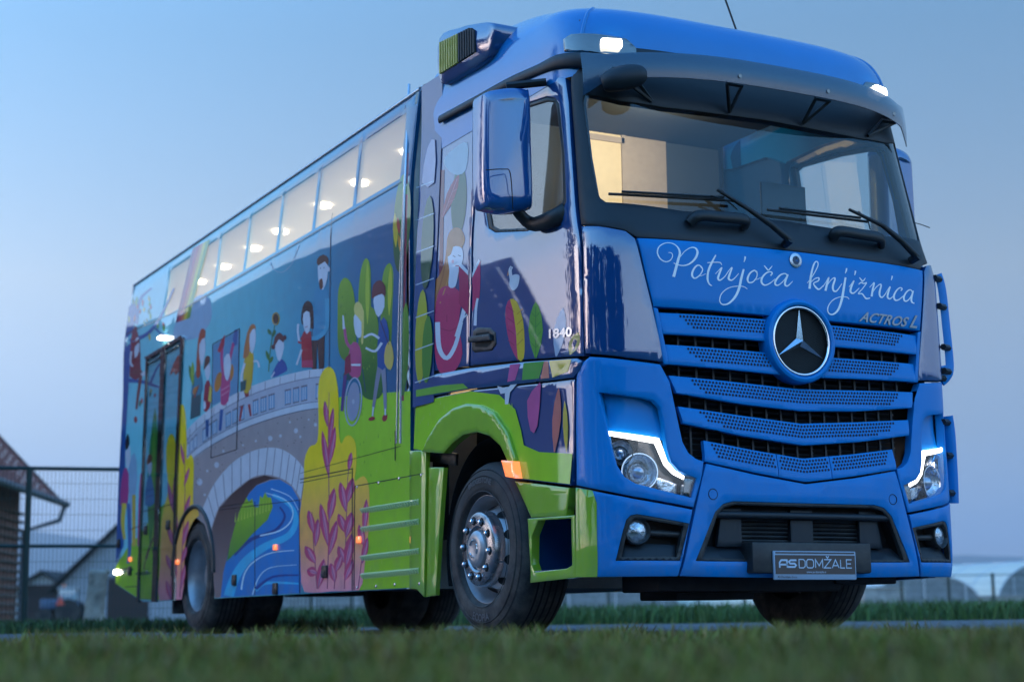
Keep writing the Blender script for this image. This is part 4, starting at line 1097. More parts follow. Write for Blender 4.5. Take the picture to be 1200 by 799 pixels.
# --- river under the arch
RIV, RIV2, RIVL = srgb(5, 125, 200, 1), srgb(50, 185, 232, 1), srgb(205, 240, 250, 1)
pol = [(RIV, [(258.5, 700.6), (262, 670), (266, 655), (281, 600), (292, 578.5), (301, 569), (318, 562.6), (328, 562), (342, 570.5), (353, 590), (358, 602), (354, 640), (352.4, 694.7)])]
pol += [(RIV2, rib([(268, 699), (276, 676), (290, 656), (312, 640), (338, 628), (347, 610), (340, 592), (320, 580)], 12, 4)),
        (srgb(8, 70, 150), rib([(274, 650), (295, 632), (322, 622), (334, 606), (328, 594)], 5, 2)),
        (RIVL, rib([(283, 691), (287, 672), (298, 658), (318, 648), (345, 645)], 1.8, .8)), (RIVL, rib([(305, 628), (328, 622), (341, 611), (343, 597), (333, 585), (312, 578)], 1.6, .7)),
        (RIV2, rib([(300, 692), (310, 684), (330, 683), (350, 684)], 4, 2)), (RIVL, rib([(296, 697), (304, 676), (318, 665), (348, 662)], 1.2, .5)), (srgb(8, 75, 160), rib([(300, 690), (320, 676), (350, 674)], 4, 2)),
        (RIVL, rib([(318, 573), (340, 582), (350, 598)], 1, .5)), (RIV2, rib([(272, 690), (280, 668), (292, 652)], 2, 1))]
pol.append((vgrad(srgb(60, 140, 50), srgb(165, 205, 50), .55, 1.05), [(266, 658), (270, 637), (276, 615), (283, 594), (287, 588), (289, 583), (292, 588), (296, 584), (298, 594), (303, 595), (305, 581), (308, 584), (311, 577), (314, 583), (318, 583), (320, 594), (314, 609), (297, 625), (281, 643)]))
for k in range(12):
    x = 276+k*3.6; pol.append((srgb(200, 220, 80), [(x-.8, 612-k*1.2), (x+.8, 612-k*1.2), (x+.5, 600-k*1.6)]))
deco('painted_river', pol, side)
# --- big leafy plants that fade from yellow to pink
def plant(outline_, stems, z0, z1, extra=()):
    pol = [(lambda u, z: lerp3(lerp3(srgb(245, 150, 165, 1.0), ORA, max(0, min(1, (z-.35)/.35))), YEL, max(0, min(1, (z-z0)/(z1-z0)))), outline_, 3)]
    for st, lv in stems:
        pol.append((srgb(175, 80, 110), rib(st, 1.3, .6)))
        for x0, y0, x1, y1, w in lv:
            w *= 1.25; pol.append((srgb(222, 70, 118), leaf(x0, y0, x1, y1, w))); pol.append((srgb(235, 140, 170), leaf(x0, y0, x0+(x1-x0)*.9+w*.3, y0+(y1-y0)*.9, w*.4)))
            pol.append((srgb(120, 60, 140), rib([(x0, y0), (x1, y1)], .5)))
    return pol+list(extra)
out1 = [(357, 693.5), (352.5, 650), (351, 610), (356, 570), (357, 540), (363, 524), (372, 518), (373.5, 490), (373, 460), (376, 440), (385, 430), (393, 438), (397, 465), (397.5, 505), (400, 520), (405, 512), (411, 511), (417, 520), (418, 545), (416, 563), (422, 560), (428, 559), (433, 574), (432.5, 620), (428, 660), (421, 691.5), (390, 692.7)]
st1 = [([(384, 690), (386, 600), (385, 520), (386, 460)], [(386, 560, 378, 505, 3), (386, 545, 393, 500, 3.2), (386, 610, 392, 572, 4), (385, 640, 376, 590, 4), (386, 650, 395, 610, 4), (384, 500, 381, 470, 2.5), (386, 520, 391, 478, 2.4)]),
       ([(372, 690), (368, 640), (366, 600)], [(370, 660, 358, 640, 4.5), (372, 672, 360, 668, 5), (370, 640, 373, 608, 3.5), (368, 625, 362, 598, 3.5), (373, 690, 380, 655, 4)]),
       ([(404, 690), (406, 620), (408, 560), (412, 530)], [(406, 600, 399, 565, 4), (407, 590, 414, 560, 4), (406, 625, 397, 602, 4), (406, 630, 413, 600, 4.5), (405, 660, 397, 640, 4), (406, 665, 413, 625, 4.5), (405, 680, 414, 655, 4), (409, 552, 412, 530, 2.4)]),
       ([(420, 690), (426, 640), (428, 600)], [(427, 640, 421, 615, 3.5), (427, 625, 430, 585, 3), (425, 660, 431, 630, 3)]),
       ([(392, 690), (394, 660)], [(393, 682, 388, 660, 4), (394, 670, 400, 650, 4)])]
deco('painted_plant', plant(out1, st1, .75, 1.25), side)
out2 = [(187, 704.8), (188, 660), (189, 620), (192, 596), (197, 575), (195, 545), (195.5, 520), (200, 509), (205, 514), (207, 530), (209.5, 490), (213, 474), (217.5, 484), (219, 520), (219, 538), (224, 533), (227.5, 545), (226.5, 588), (230, 594), (233.5, 604), (226, 612), (217, 640), (213, 704)]
st2 = [([(200, 703), (203, 640), (204, 560)], [(203, 600, 197, 565, 2), (203, 590, 208, 550, 2), (203, 640, 196, 612, 2.2), (203, 640, 208, 605, 2.2), (202, 670, 195, 650, 2.4), (202, 690, 207, 660, 2.4), (201, 703, 195, 680, 2.4)]),
       ([(211, 700), (214, 640), (217, 580), (216, 520)], [(215, 610, 223, 580, 2), (214, 640, 221, 610, 2.4), (213, 660, 219, 640, 2.2), (212, 690, 217, 662, 2.2), (216, 570, 222, 548, 1.6), (216, 545, 212, 520, 1.5)])]
deco('painted_plant', plant(out2, st2, .8, 1.35), side)
# --- green bushes behind the wheelchair, sapling at the corner
def bush(c1, c2, o_): return [(c1, o_, 5)]
pol = []
for o_ in ([(398, 415), (396, 360), (398, 335), (405, 326), (413, 336), (417, 365), (416, 420)], [(424, 420), (420, 370), (422, 325), (428, 304), (434, 312), (435, 350), (436, 420)], [(446, 425), (447, 345), (450, 318), (457, 309), (461, 322), (460, 360), (457, 420)], [(424, 462), (420, 410), (424, 380), (433, 360), (442, 370), (445, 400), (448, 462)]):
    pol.append((vgrad(srgb(35, 110, 50), srgb(150, 185, 50), 1.7, 2.55), o_, 5))
    for k in range(14):
        x = random.uniform(min(p[0] for p in o_)+3, max(p[0] for p in o_)-3); y = random.uniform(345, 450)
        pol.append((srgb(45, 115, 50) if k % 2 else srgb(150, 185, 60), [(x-.4, y), (x+.4, y), (x+.2, y-4)]))
pol.append((srgb(190, 205, 60), leaf(431, 380, 431, 308, 2.5))); pol.append((srgb(205, 205, 55), leaf(456, 370, 458, 312, 2.5)))
deco('painted_bushes', pol, side)
pol = [(vgrad(srgb(20, 85, 50), srgb(90, 140, 50), 2.4, 3.0), ell(471, 262, 10, 58, 3, 20)), (srgb(150, 25, 60), rib([(471.5, 470), (473, 380), (475, 290), (478, 180)], 4, 2.4)), (srgb(225, 190, 40), leaf(464, 290, 463, 250, 3)), (srgb(200, 60, 40), leaf(468, 275, 466, 255, 2)), (srgb(220, 140, 30), leaf(471, 300, 467, 275, 2)), (vgrad(srgb(60, 120, 50), srgb(120, 160, 50), 1.6, 2.2), ell(474, 410, 5, 55, 2, 18))]
deco('painted_tree', pol, side)
# --- cloud, rainbow, thread
deco('painted_cloud', [(srgb(165, 195, 222), [(204, 396), (208, 374), (218, 365), (226, 352), (236, 346), (246, 352), (248, 372), (240, 388), (226, 398)], 4)], side)
pol = []
for k, c in enumerate((srgb(150, 40, 90), srgb(205, 50, 80), srgb(235, 130, 70), srgb(240, 205, 60), srgb(130, 170, 70))):
    f = k*4.2
    pol.append((c, [(206+f*.75, 379-f*.25), (210.2+f*.75, 377-f*.25), (230.2+f*.95, 289-f*.5), (226.2+f*.95, 291.5-f*.5)]))
RB = deco('painted_rainbow', pol, side)
deco('painted_thread', [(srgb(170, 195, 215), rib([(316, 307), (322, 317), (332, 319), (343, 308), (350, 287)], .8))], side)
deco('hatch_panel', [((.10, .28, .45), [(250, 405), (280.3, 387), (278.8, 460), (249, 476)])], side)
# --- people.  each one is its own motif
def fig(items): return deco('painted_figure', items, side)
S = srgb
fig([(S(70, 45, 45), [(366, 378), (381, 378), (380, 432), (374, 433), (372, 400), (371, 433), (366, 433)]), (S(45, 150, 190), [(367, 395), (368, 350), (372, 338), (381, 337), (386, 352), (384, 385), (376, 397)], 3), (S(60, 170, 205), rib([(384, 350), (383, 385), (369, 397), (361, 393)], 6, 4)), (SKIN, [(374, 306), (384, 304), (384, 326), (379, 340), (375, 336), (373, 322)], 2), (S(95, 55, 45), [(373, 312), (372, 304), (379, 299), (385, 303), (384.5, 312), (381, 307)], 2), (S(110, 60, 45), [(374.5, 329), (378, 327), (379, 337), (376, 340), (374.5, 335)], 2), (SKIN, ell(360, 393, 2.5, 4)), (SKIN, ell(385.5, 316, 1.5, 3)), (S(50, 40, 50), ell(376, 315, .6, .8, 0, 6)), (S(50, 40, 50), ell(380, 314.5, .6, .8, 0, 6))])
fig([(S(185, 25, 50), [(354, 431), (353.5, 395), (357, 388), (365, 389), (367, 431)]), (S(200, 60, 100), [(354, 431), (354, 423), (367, 422), (367, 431)]), (S(190, 35, 55), rib([(356, 395), (352, 402), (351.5, 398)], 4)), (SKIN, rib([(351, 400), (349.5, 388), (350, 380)], 2.5)), (SKIN, rib([(354, 410), (348, 428)], 2.5, 2)), (S(35, 22, 32), [(354, 380), (355, 360), (361, 353), (367, 360), (368, 384), (365, 385)], 3), (SKIN, [(356, 368), (363, 366), (364, 384), (360, 392), (356, 382)], 2), (S(190, 40, 60), rib([(358, 384), (361, 383)], .8))])
# woman in teal coat, red hair; boy with a yellow book
fig([(S(20, 85, 95), [(223, 492), (225, 460), (236, 458), (235, 487)]), (S(40, 135, 160), [(224, 462), (229, 436), (235, 433), (238, 450), (236, 462)], 2), (S(190, 75, 40), [(230, 440), (232, 402), (236, 386), (241, 388), (240, 398), (235, 408), (235, 440)], 2), (SKIN, [(234, 404), (240, 396), (241, 412), (237, 430), (234, 420)], 2), (S(70, 130, 50), leaf(227, 452, 222, 428, 2.5)), (S(160, 190, 60), leaf(226, 452, 226, 424, 2)), (S(200, 130, 60), ell(229, 458, 2.5, 5, 20)), (S(160, 70, 50), rib([(228, 466), (233, 452)], 1.6))])
fig([(S(170, 25, 55), [(239, 482), (240, 452), (245, 446), (248, 460), (246, 478)], 2), (SKIN, [(240, 430), (245, 424), (247, 436), (243, 447)], 2), (S(100, 55, 45), [(239, 434), (241, 419), (246, 418), (246, 425), (242, 430)], 2), (S(235, 205, 90), [(244, 470), (246, 452), (249.5, 456), (248, 472)]), (SKIN, ell(240, 475, 1.5, 5)), (S(45, 90, 150), rib([(243, 492), (243, 512)], 4, 3))])
# girl with raised arms
fig([(S(215, 130, 40), ell(256, 448, 4, 12, 12)), (S(215, 130, 40), ell(271, 437, 3, 10, 5)), (S(210, 70, 130), [(259, 474), (260, 440), (265, 432), (270, 440), (268, 470)], 2), (S(210, 70, 130), rib([(262, 442), (260, 420), (261, 405)], 3)), (S(210, 70, 130), rib([(268, 440), (270, 420), (274, 402)], 3)), (SKIN, [(263, 420), (269, 415), (271, 430), (267, 447), (263, 438)], 2), (S(190, 30, 60), [(255, 412), (260, 398), (264, 392), (263, 405), (258, 414)]), (S(40, 90, 160), [(273, 398), (275, 387), (279, 386), (278, 404), (275, 406)]), (S(235, 150, 180), rib([(259.5, 458), (269, 452)], 1)), (S(235, 150, 180), rib([(259.5, 464), (269, 458)], 1)), (S(50, 95, 165), rib([(260, 480), (258, 505)], 4, 3))])
# woman in a yellow dress
fig([(S(170, 45, 50), [(286, 460), (292, 456), (292, 464), (288, 466)]), (S(225, 180, 40), [(286, 460), (286, 424), (291, 413), (297, 414), (297, 430), (294, 456)], 2), (S(205, 120, 60), [(285, 420), (290, 390), (296, 380), (300, 384), (298, 392), (294, 400), (292, 416)], 2), (SKIN, [(293, 392), (299, 385), (300, 400), (296, 415), (293, 408)], 2), (SKIN, rib([(287, 426), (283, 442), (285, 452)], 2.4)), (SKIN, rib([(297, 424), (302, 424), (304, 431)], 2.2)), (S(15, 85, 90), [(282, 448), (289, 445), (288, 457), (282, 460)]), (S(175, 40, 45), rib([(284, 476), (281, 494)], 3, 2)), (S(175, 40, 45), rib([(292, 474), (294, 488)], 3, 2))])
# girl with buns and a sunflower
fig([(S(25, 85, 165), [(318, 443), (324, 428), (331, 421), (337, 432), (333, 437)], 2), (SKIN, [(323, 402), (331, 395), (333, 408), (328, 424), (324, 416)], 2), (S(105, 50, 55), [(321, 408), (322, 396), (328, 390), (333, 396), (332, 402), (327, 398)], 2), (S(105, 50, 55), ell(320.5, 407, 2.2, 3)), (S(105, 50, 55), ell(334, 396, 1.8, 3)), (S(70, 130, 60), rib([(315, 436), (317, 410), (322, 382)], 1)), (S(80, 50, 40), ell(323.5, 374, 3.2, 6)), (S(50, 120, 70), leaf(318, 393, 314, 386, 2)), (S(50, 120, 70), leaf(319, 396, 323, 387, 2)), (S(60, 130, 60), leaf(316, 424, 312, 411, 2)), (S(60, 130, 60), leaf(316, 426, 320, 418, 2)), (S(225, 170, 50), rib(ell(323.5, 374, 4, 7)+[(327.5, 374)], 1.1, 1.1, 1)), (SKIN, rib([(318, 443), (322, 436)], 1.4))])
# wheelchair pair
fig([(S(20, 85, 95), ell(411, 440, 9, 6, -8)), (S(90, 60, 130), rib([(405, 440), (402, 470), (401, 482)], 4, 3)), (S(205, 80, 130), [(408, 432), (411, 405), (419, 402), (424, 415), (423, 440), (414, 443)], 2), (S(205, 85, 135), rib([(414, 410), (407, 402), (404, 384)], 4, 3)), (SKIN, rib([(403.5, 386), (402.5, 370)], 3, 1.5)), (SKIN, [(415, 372), (422, 362), (426, 378), (423, 396), (417, 392)], 2), (S(240, 215, 120), [(416, 368), (416, 358), (421, 354), (427, 366), (426, 402), (423.5, 400), (424, 378)], 2), (S(150, 30, 70), [(404, 440), (405, 420), (411, 414), (412, 436)]), (SKIN, rib([(423, 428), (412, 428)], 2.6, 2)), (S(30, 60, 120), rib([(425, 432), (429, 460)], .8))])
fig([(S(185, 190, 215), rib([(x, y) for x, y in ell(414.5, 471, 9.5, 28, 4, 26)]+[(424, 471.6)], 1.4, 1.4, 1)), (S(160, 165, 190), ell(414.5, 471, 7.6, 23, 4, 22)), (S(190, 195, 215), ell(414.5, 471, 1.6, 3, 0, 8))])
fig([(S(140, 140, 160), rib([(446, 428), (442, 450), (438, 478)], 6, 3)), (S(150, 150, 170), rib([(449, 428), (451, 452), (452, 480)], 6, 3.2)), (S(25, 85, 160), [(443, 430), (444, 388), (450, 372), (456, 388), (455, 428)], 2), (SKIN, rib([(445, 397), (436, 392), (427, 396)], 3, 2.4)), (SKIN, rib([(448, 402), (440, 412), (429, 408)], 3, 2.4)), (SKIN, [(439, 346), (449, 342), (451, 360), (444, 372), (439, 362)], 2), (S(110, 45, 55), [(436, 350), (438, 334), (446, 329), (452, 336), (452, 348), (448, 345), (440, 348)], 2), (S(225, 190, 100), [(451, 426), (452, 408), (458, 400), (462, 420), (458, 434)], 2), (S(60, 50, 60), rib([(446, 376), (456, 404)], .9)), (S(170, 40, 60), ell(436, 491, 4, 2.2, -15)), (S(170, 40, 60), ell(451, 490, 3, 4.5, 20)), (SKIN, rib([(438, 477), (437, 488)], 1.6)), (SKIN, rib([(452, 479), (452, 487)], 1.6))])
# --- the tree at the rear end with its climbers
TR = S(20, 90, 165)
pol = [(TR, [(135.5, 660), (139, 560), (144, 470), (151, 360), (158, 352), (160, 365), (152, 430), (147, 520), (145, 640)]), (TR, rib([(150, 446), (168, 448), (180, 452), (190, 455)], 5, 2)), (TR, rib([(152, 400), (172, 392), (188, 372), (204, 338)], 5, 2)), (TR, rib([(160, 380), (164, 352), (178, 338)], 4, 2)), (TR, rib([(176, 450), (184, 432), (190, 424)], 3, 1.5)), (TR, rib([(182, 385), (190, 392), (198, 390)], 2.4, 1))]
random.seed(11)
for k in range(30):
    x, y = random.choice([(random.uniform(150, 192), random.uniform(345, 400)), (random.uniform(150, 192), random.uniform(455, 470))]); c = random.choice((S(120, 170, 60), S(60, 120, 70), S(220, 190, 60), S(200, 70, 80)))
    pol.append((c, leaf(x, y, x+random.uniform(-1.5, 1.5), y+random.uniform(5, 10), 1.3)))
deco('painted_tree', pol, side)
fig([(S(140, 40, 55), [(152, 442), (155, 395), (159, 386), (164, 400), (165, 430), (166, 442)], 2), (S(135, 60, 60), rib([(156, 438), (165, 436), (162, 462), (160, 480)], 5, 2.4)), (SKIN, [(158, 400), (163, 396), (163, 412), (158, 420)], 2), (S(150, 30, 60), [(153, 415), (155, 388), (161, 384), (159, 400), (157, 416)], 2), (S(175, 50, 60), ell(159, 492, 2, 4)), (SKIN, rib([(154, 412), (153, 425), (156, 430)], 2.2)), (S(230, 225, 235), rib([(166, 440), (172, 436)], 4))])
fig([(S(200, 60, 140), [(141, 592), (143, 560), (147, 548), (151, 556), (150, 590)], 2), (SKIN, [(147, 530), (152, 522), (153, 540), (149, 550)], 2), (S(30, 25, 40), [(148, 528), (147, 518), (150, 508), (152, 520)], 2), (S(240, 210, 70), rib([(146, 590), (144, 612), (146, 632)], 6, 3)), (S(60, 110, 180), rib([(151, 590), (152, 640), (150, 660)], 5, 3)), (S(150, 190, 220), [(151, 548), (158, 530), (161, 560), (156, 600), (152, 590)], 2), (S(215, 70, 150), rib([(163, 640), (164, 590), (166, 555)], 4, 3)), (S(230, 190, 70), rib([(157, 640), (157, 580)], 4))])
pol = [(S(60, 150, 60), leaf(176, 640, 182, 478, 6)), (S(120, 180, 60), leaf(178, 600, 181, 500, 2))]
fig(pol)
fig([(S(60, 140, 190), [(170, 592), (172, 565), (176, 555), (179, 566), (181, 590)], 2), (S(40, 90, 160), rib([(171, 576), (180, 573)], 1.2)), (S(40, 90, 160), rib([(171, 583), (180, 580)], 1.2)), (SKIN, [(173, 545), (177, 538), (178, 550), (175, 558)], 2), (S(150, 70, 50), [(172, 545), (174, 533), (178, 534), (178, 540)], 2)])
fig([(S(110, 60, 60), rib([(171, 655), (176, 640), (180, 630)], 3, 1.5)), (S(110, 60, 60), rib([(175, 644), (170, 660), (169, 668)], 1.2)), (S(110, 60, 60), rib([(178, 640), (180, 652)], 1.2))])
# ------------------------------------------------------------------ lettering on the flap
def vrib(pts, ws, n=6):
    P = catmull([Vector(p) for p in pts], n, False); N = len(P); a, b = [], []
    for i, p in enumerate(P):
        t = (P[min(i+1, N-1)]-P[max(i-1, 0)]).normalized(); nn = Vector((-t.y, t.x)); w = interp(i/(N-1)*(len(ws)-1), list(enumerate(ws)))/2
        a.append(p+nn*w); b.append(p-nn*w)
    return a, b
def script(name, strokes_, ox, oy, sc, parent):
    for k, (pts, ws) in enumerate(strokes_):
        a, b = vrib(pts, ws); V, F = [], []
        for p in a+b:
            u, z = pick_cab((ox+p.x/sc, oy+p.y/sc)); P, N = cabS(u, z); V.append(P+N*(.0012+.0002*(k % 5)))
        n = len(a)
        F = [(i, i+1, n+i+1, n+i) for i in range(n-1)]
        obj(name, V, F, WHITEV, parent, None)
T1 = [([(165, 187), (190, 192), (198, 218), (178, 252), (140, 263), (98, 240), (73, 190), (85, 142), (130, 112), (188, 110), (236, 138), (258, 188), (245, 245), (225, 320), (207, 388)], [5, 6, 7, 8, 8, 9, 11, 9, 7, 7, 10, 18, 21, 22, 24]),
      ([(262, 222), (300, 176), (350, 147), (388, 152), (404, 186), (385, 237), (340, 279), (290, 295), (240, 288), (207, 274)], [5, 6, 8, 12, 19, 18, 12, 9, 8, 7]),
      ([(440, 318), (420, 293), (390, 302), (363, 345), (361, 382), (385, 400), (424, 372), (446, 330), (432, 298)], [8, 10, 13, 17, 16, 10, 9, 9, 7]), ([(415, 380), (440, 378), (474, 362)], [6, 5, 4]),
      ([(555, 208), (522, 270), (493, 340), (487, 405), (500, 446), (524, 463)], [10, 17, 18, 16, 11, 6]), ([(486, 272), (540, 268), (590, 270), (605, 290)], [7, 8, 8, 5]),
      ([(552, 364), (580, 335), (605, 312), (585, 362), (574, 400), (590, 416), (630, 385), (665, 335), (690, 312), (668, 372), (662, 404), (685, 416), (715, 395), (745, 360)], [5, 6, 10, 17, 17, 11, 7, 6, 10, 17, 17, 11, 7, 5]),
      ([(786, 325), (766, 400), (746, 488), (712, 558), (660, 608), (612, 616), (588, 588), (600, 532), (650, 486), (715, 467), (780, 468), (816, 488)], [15, 20, 21, 19, 13, 9, 8, 8, 7, 6, 6, 5]), ([(798, 220), (796, 240), (788, 266)], [14, 13, 5]),
      ([(897, 360), (876, 336), (840, 356), (818, 402), (828, 434), (862, 430), (892, 392), (896, 350), (880, 336)], [8, 11, 13, 17, 12, 10, 9, 8, 6]), ([(872, 412), (900, 408), (930, 392)], [6, 5, 4]),
      ([(1008, 378), (1022, 358), (1005, 346), (968, 360), (936, 402), (936, 438), (964, 457), (1008, 438), (1046, 405)], [11, 11, 9, 12, 17, 16, 11, 8, 5]), ([(955, 294), (974, 318), (990, 336)], [6, 11, 10]), ([(990, 336), (1006, 318), (1022, 298)], [9, 9, 5]),
      ([(1152, 388), (1130, 362), (1088, 374), (1050, 420), (1048, 452), (1074, 456), (1116, 420), (1150, 372)], [8, 9, 12, 17, 14, 9, 7, 8]), ([(1152, 368), (1130, 428), (1130, 456), (1152, 462), (1192, 424)], [14, 17, 15, 10, 5])]
T2 = [([(172, 348), (214, 292), (250, 226), (256, 192), (240, 180), (220, 212), (200, 296), (190, 392)], [5, 6, 8, 8, 9, 13, 17, 18]), ([(204, 338), (235, 312), (262, 308), (258, 330), (222, 350), (240, 382), (265, 396), (298, 366)], [5, 7, 10, 10, 8, 14, 11, 5]),
      ([(292, 378), (318, 340), (340, 304), (326, 355), (314, 408)], [5, 6, 10, 16, 17]), ([(316, 388), (345, 338), (378, 308), (388, 318), (372, 370), (376, 406), (402, 408), (442, 352)], [5, 6, 8, 13, 16, 14, 10, 5]),
      ([(470, 304), (456, 390), (440, 478), (412, 556), (370, 592), (336, 578), (334, 532), (370, 482), (428, 456), (480, 458), (498, 474)], [14, 18, 19, 16, 11, 8, 8, 7, 6, 6, 5]), ([(479, 232), (476, 252), (468, 272)], [12, 11, 5]),
      ([(498, 378), (518, 352), (536, 330), (514, 382), (510, 416), (534, 426), (578, 386)], [5, 6, 10, 16, 15, 10, 5]), ([(548, 252), (546, 268), (541, 288)], [12, 11, 5]),
      ([(572, 358), (592, 344), (612, 352), (634, 346), (602, 392), (570, 430), (600, 432), (630, 468), (662, 464)], [6, 10, 9, 8, 7, 8, 10, 12, 6]), ([(578, 304), (592, 322), (604, 336)], [6, 10, 9]), ([(604, 336), (615, 324), (626, 308)], [8, 8, 5]),
      ([(658, 382), (676, 362), (694, 346), (682, 400), (674, 452)], [5, 6, 10, 15, 16]), ([(676, 432), (705, 385), (738, 358), (748, 368), (736, 415), (738, 448), (758, 458), (790, 420)], [5, 6, 8, 12, 15, 13, 10, 5]),
      ([(782, 428), (800, 400), (818, 376), (802, 425), (798, 458), (818, 470), (852, 440)], [5, 6, 9, 15, 14, 9, 5]), ([(834, 292), (832, 306), (826, 326)], [11, 10, 5]),
      ([(902, 408), (912, 392), (895, 384), (868, 406), (848, 448), (858, 480), (888, 476), (928, 442)], [9, 9, 8, 11, 15, 12, 9, 5]),
      ([(996, 424), (976, 400), (946, 418), (925, 458), (934, 488), (962, 478), (994, 428)], [7, 9, 11, 15, 11, 8, 7]), ([(998, 408), (984, 466), (988, 496), (1008, 506)], [12, 15, 12, 6])]
script('script_letter', T1, 760, 270, 7.06, hood); script('script_letter', T2, 920, 280, 6.656, hood)
def on_cab(px, py, off=.004): u, z = pick_cab((px, py)); P, N = cabS(u, z); return P+N*off
BADGE = mat('badge_metal', (.20, .24, .28), .3, metal=.8)
def bt_(x, y, off): return on_cab(1041+x+y*.5, 381+x*.125-y, off)
for off, m_ in ((.003, mat('badge_shadow', (.01, .02, .05), .5)), (.006, BADGE)):
    put_text('model_badge', 'ACTROS', lambda x, y: bt_(x-8, y*1.1, off), m_, hood, width=54, bold=.02)
    put_text('model_badge', 'L', lambda x, y: bt_(x+28, y*1.1, off), m_, hood, width=8, bold=.02)
ldoor = [o for o in truck.children if o.name.startswith('cab_door')][0]
put_text('model_number', '1840', lambda x, y: on_cab(657.5+x, 395.5-x*.1-y, .005), mat('number_chrome', (.6, .64, .7), .15, metal=1), ldoor, width=27, bold=.03)
# ------------------------------------------------------------------ print on the cab side
def cdeco(name, polys, parent, base=.0012): return deco(name, polys, parent, pick_cab, cabS, base)
lq = [o for o in truck.children if o.name.startswith('cab_quarter')][0]
lf = [o for o in truck.children if o.name.startswith('wheel_arch_panel')][0]
ls = [o for o in truck.children if o.name.startswith('door_sill')][0]
cdeco('painted_leaves', [(S(20, 85, 50), ell(538, 236, 9, 42, 3, 18)), (S(130, 20, 50), rib([(516, 430), (517, 320), (518, 250), (519, 200)], 4.5, 4)), (S(165, 30, 60), leaf(519, 255, 538, 205, 5)), (S(205, 110, 130), rib([(519, 255), (536, 210)], .8)), (S(205, 110, 130), rib([(526, 238), (533, 234)], .5)), (S(205, 110, 130), rib([(530, 226), (536, 222)], .5)), (S(165, 190, 205), [(520, 190), (532, 175), (548, 168), (546, 200), (532, 205)], 3)], lq)
girl = [(S(196, 120, 62), [(523, 296), (525, 277), (532, 268), (541, 270), (545, 282), (540, 296), (537, 325), (530, 346), (520, 362), (503, 368), (497, 352), (501, 336), (513, 326), (520, 312)], 3),
        (S(170, 95, 50), rib([(525, 290), (519, 325), (508, 358)], 1.2)), (S(215, 145, 85), rib([(529, 285), (527, 320), (516, 356)], 1.2)),
        (S(205, 48, 105), [(509, 378), (513, 346), (521, 336), (534, 338), (541, 350), (538, 380), (542, 415), (532, 436), (516, 437), (510, 415)], 3),
        (S(165, 30, 85), rib([(513, 384), (528, 388), (538, 382)], 1)), (S(165, 30, 85), rib([(524, 345), (524, 378)], .8)),
        (SKIN, [(525, 300), (531, 290), (541, 291), (543, 304), (538, 318), (534, 336), (526, 336), (527, 318)], 3), (SKIN, rib([(513, 378), (515, 408), (524, 420), (534, 405), (541, 378)], 6, 4)), (SKIN, rib([(535, 395), (541, 374), (546, 352)], 4, 3)),
        (SKIN, rib([(541, 378), (547, 362)], 3, 1)), (SKIN, rib([(540, 376), (549, 368)], 2.5, 1)),
        (S(196, 120, 62), [(524, 300), (526, 280), (533, 272), (541, 275), (542, 284), (533, 286), (529, 298)], 3),
        (S(60, 50, 70), rib([(531, 300), (534, 302)], .8)), (S(60, 50, 70), rib([(537, 299.5), (540.5, 301)], .8)), (S(200, 60, 80), rib([(534, 312), (538, 312)], 1)), (S(240, 170, 180), ell(531, 307, 1.6, 2.2))]
cdeco('painted_figure', girl, lq)
cdeco('painted_book', [(S(185, 30, 90), [(538, 312), (549, 323), (549, 370), (538, 356)]), (S(230, 235, 245), [(538, 312), (540, 308), (549, 318), (549, 323)])], lq)
cdeco('painted_book', [(S(200, 45, 105), [(553.5, 326), (563, 306), (562, 350), (553.5, 366)]), (S(230, 235, 245), [(553.5, 321), (561, 304), (563, 306), (553.5, 326)]), (SKIN, rib([(557, 382), (558, 362), (560, 350)], 3.5, 2.5))], ldoor)
cdeco('painted_bird', [(S(225, 230, 240), [(597, 334), (599, 325), (604, 322), (609, 324), (607, 336), (601, 341)], 3), (S(225, 230, 240), rib([(600, 330), (598, 318), (600, 313)], 4, 3.6)), (S(230, 150, 60), [(596, 317), (596, 323), (594.5, 324)]), (S(60, 40, 50), ell(599, 315, .6, .7, 0, 6))], ldoor)
lv = [(S(200, 55, 110), [(606, 421), (598, 405), (593, 380), (593, 360), (598, 351), (601, 362), (605, 390), (607, 421)], 2), (S(230, 190, 50), [(607, 421), (605, 390), (601, 362), (598, 351), (606, 354), (613, 375), (615, 400), (614, 420.5)], 2), (S(95, 165, 60), leaf(628, 420, 628, 354, 8.5)), (S(60, 130, 60), rib([(628, 420), (628, 360)], .8)), (S(170, 190, 215), leaf(652, 418, 660, 361, 7)), (S(215, 185, 110), leaf(668, 416, 678, 390, 6))]
for k in range(4):
    lv.append((S(150, 30, 80), rib([(603, 405-k*13), (595, 399-k*13)], .7))); lv.append((S(190, 130, 40), rib([(606, 405-k*12), (613, 398-k*12)], .7)))
    lv.append((S(60, 130, 60), rib([(628, 408-k*12), (622, 401-k*12)], .6))); lv.append((S(60, 130, 60), rib([(628, 408-k*12), (634, 401-k*12)], .6)))
cdeco('painted_leaves', lv, ldoor)
cdeco('painted_leaves', [(S(205, 90, 150), [(600, 428), (612, 426.5), (606, 446), (597, 448)]), (S(90, 165, 70), [(616, 426), (640, 424), (634, 444), (614, 446)]), (S(225, 190, 70), [(646, 423.5), (672, 421.5), (668, 436), (650, 443)]), (S(230, 140, 120), [(636, 444.5), (640, 424), (645, 423.6), (646, 443.5)]), (S(120, 180, 60), [(487, 466), (487, 458), (520, 452), (545, 450), (551, 455.5)], 0)], ls, .0135)
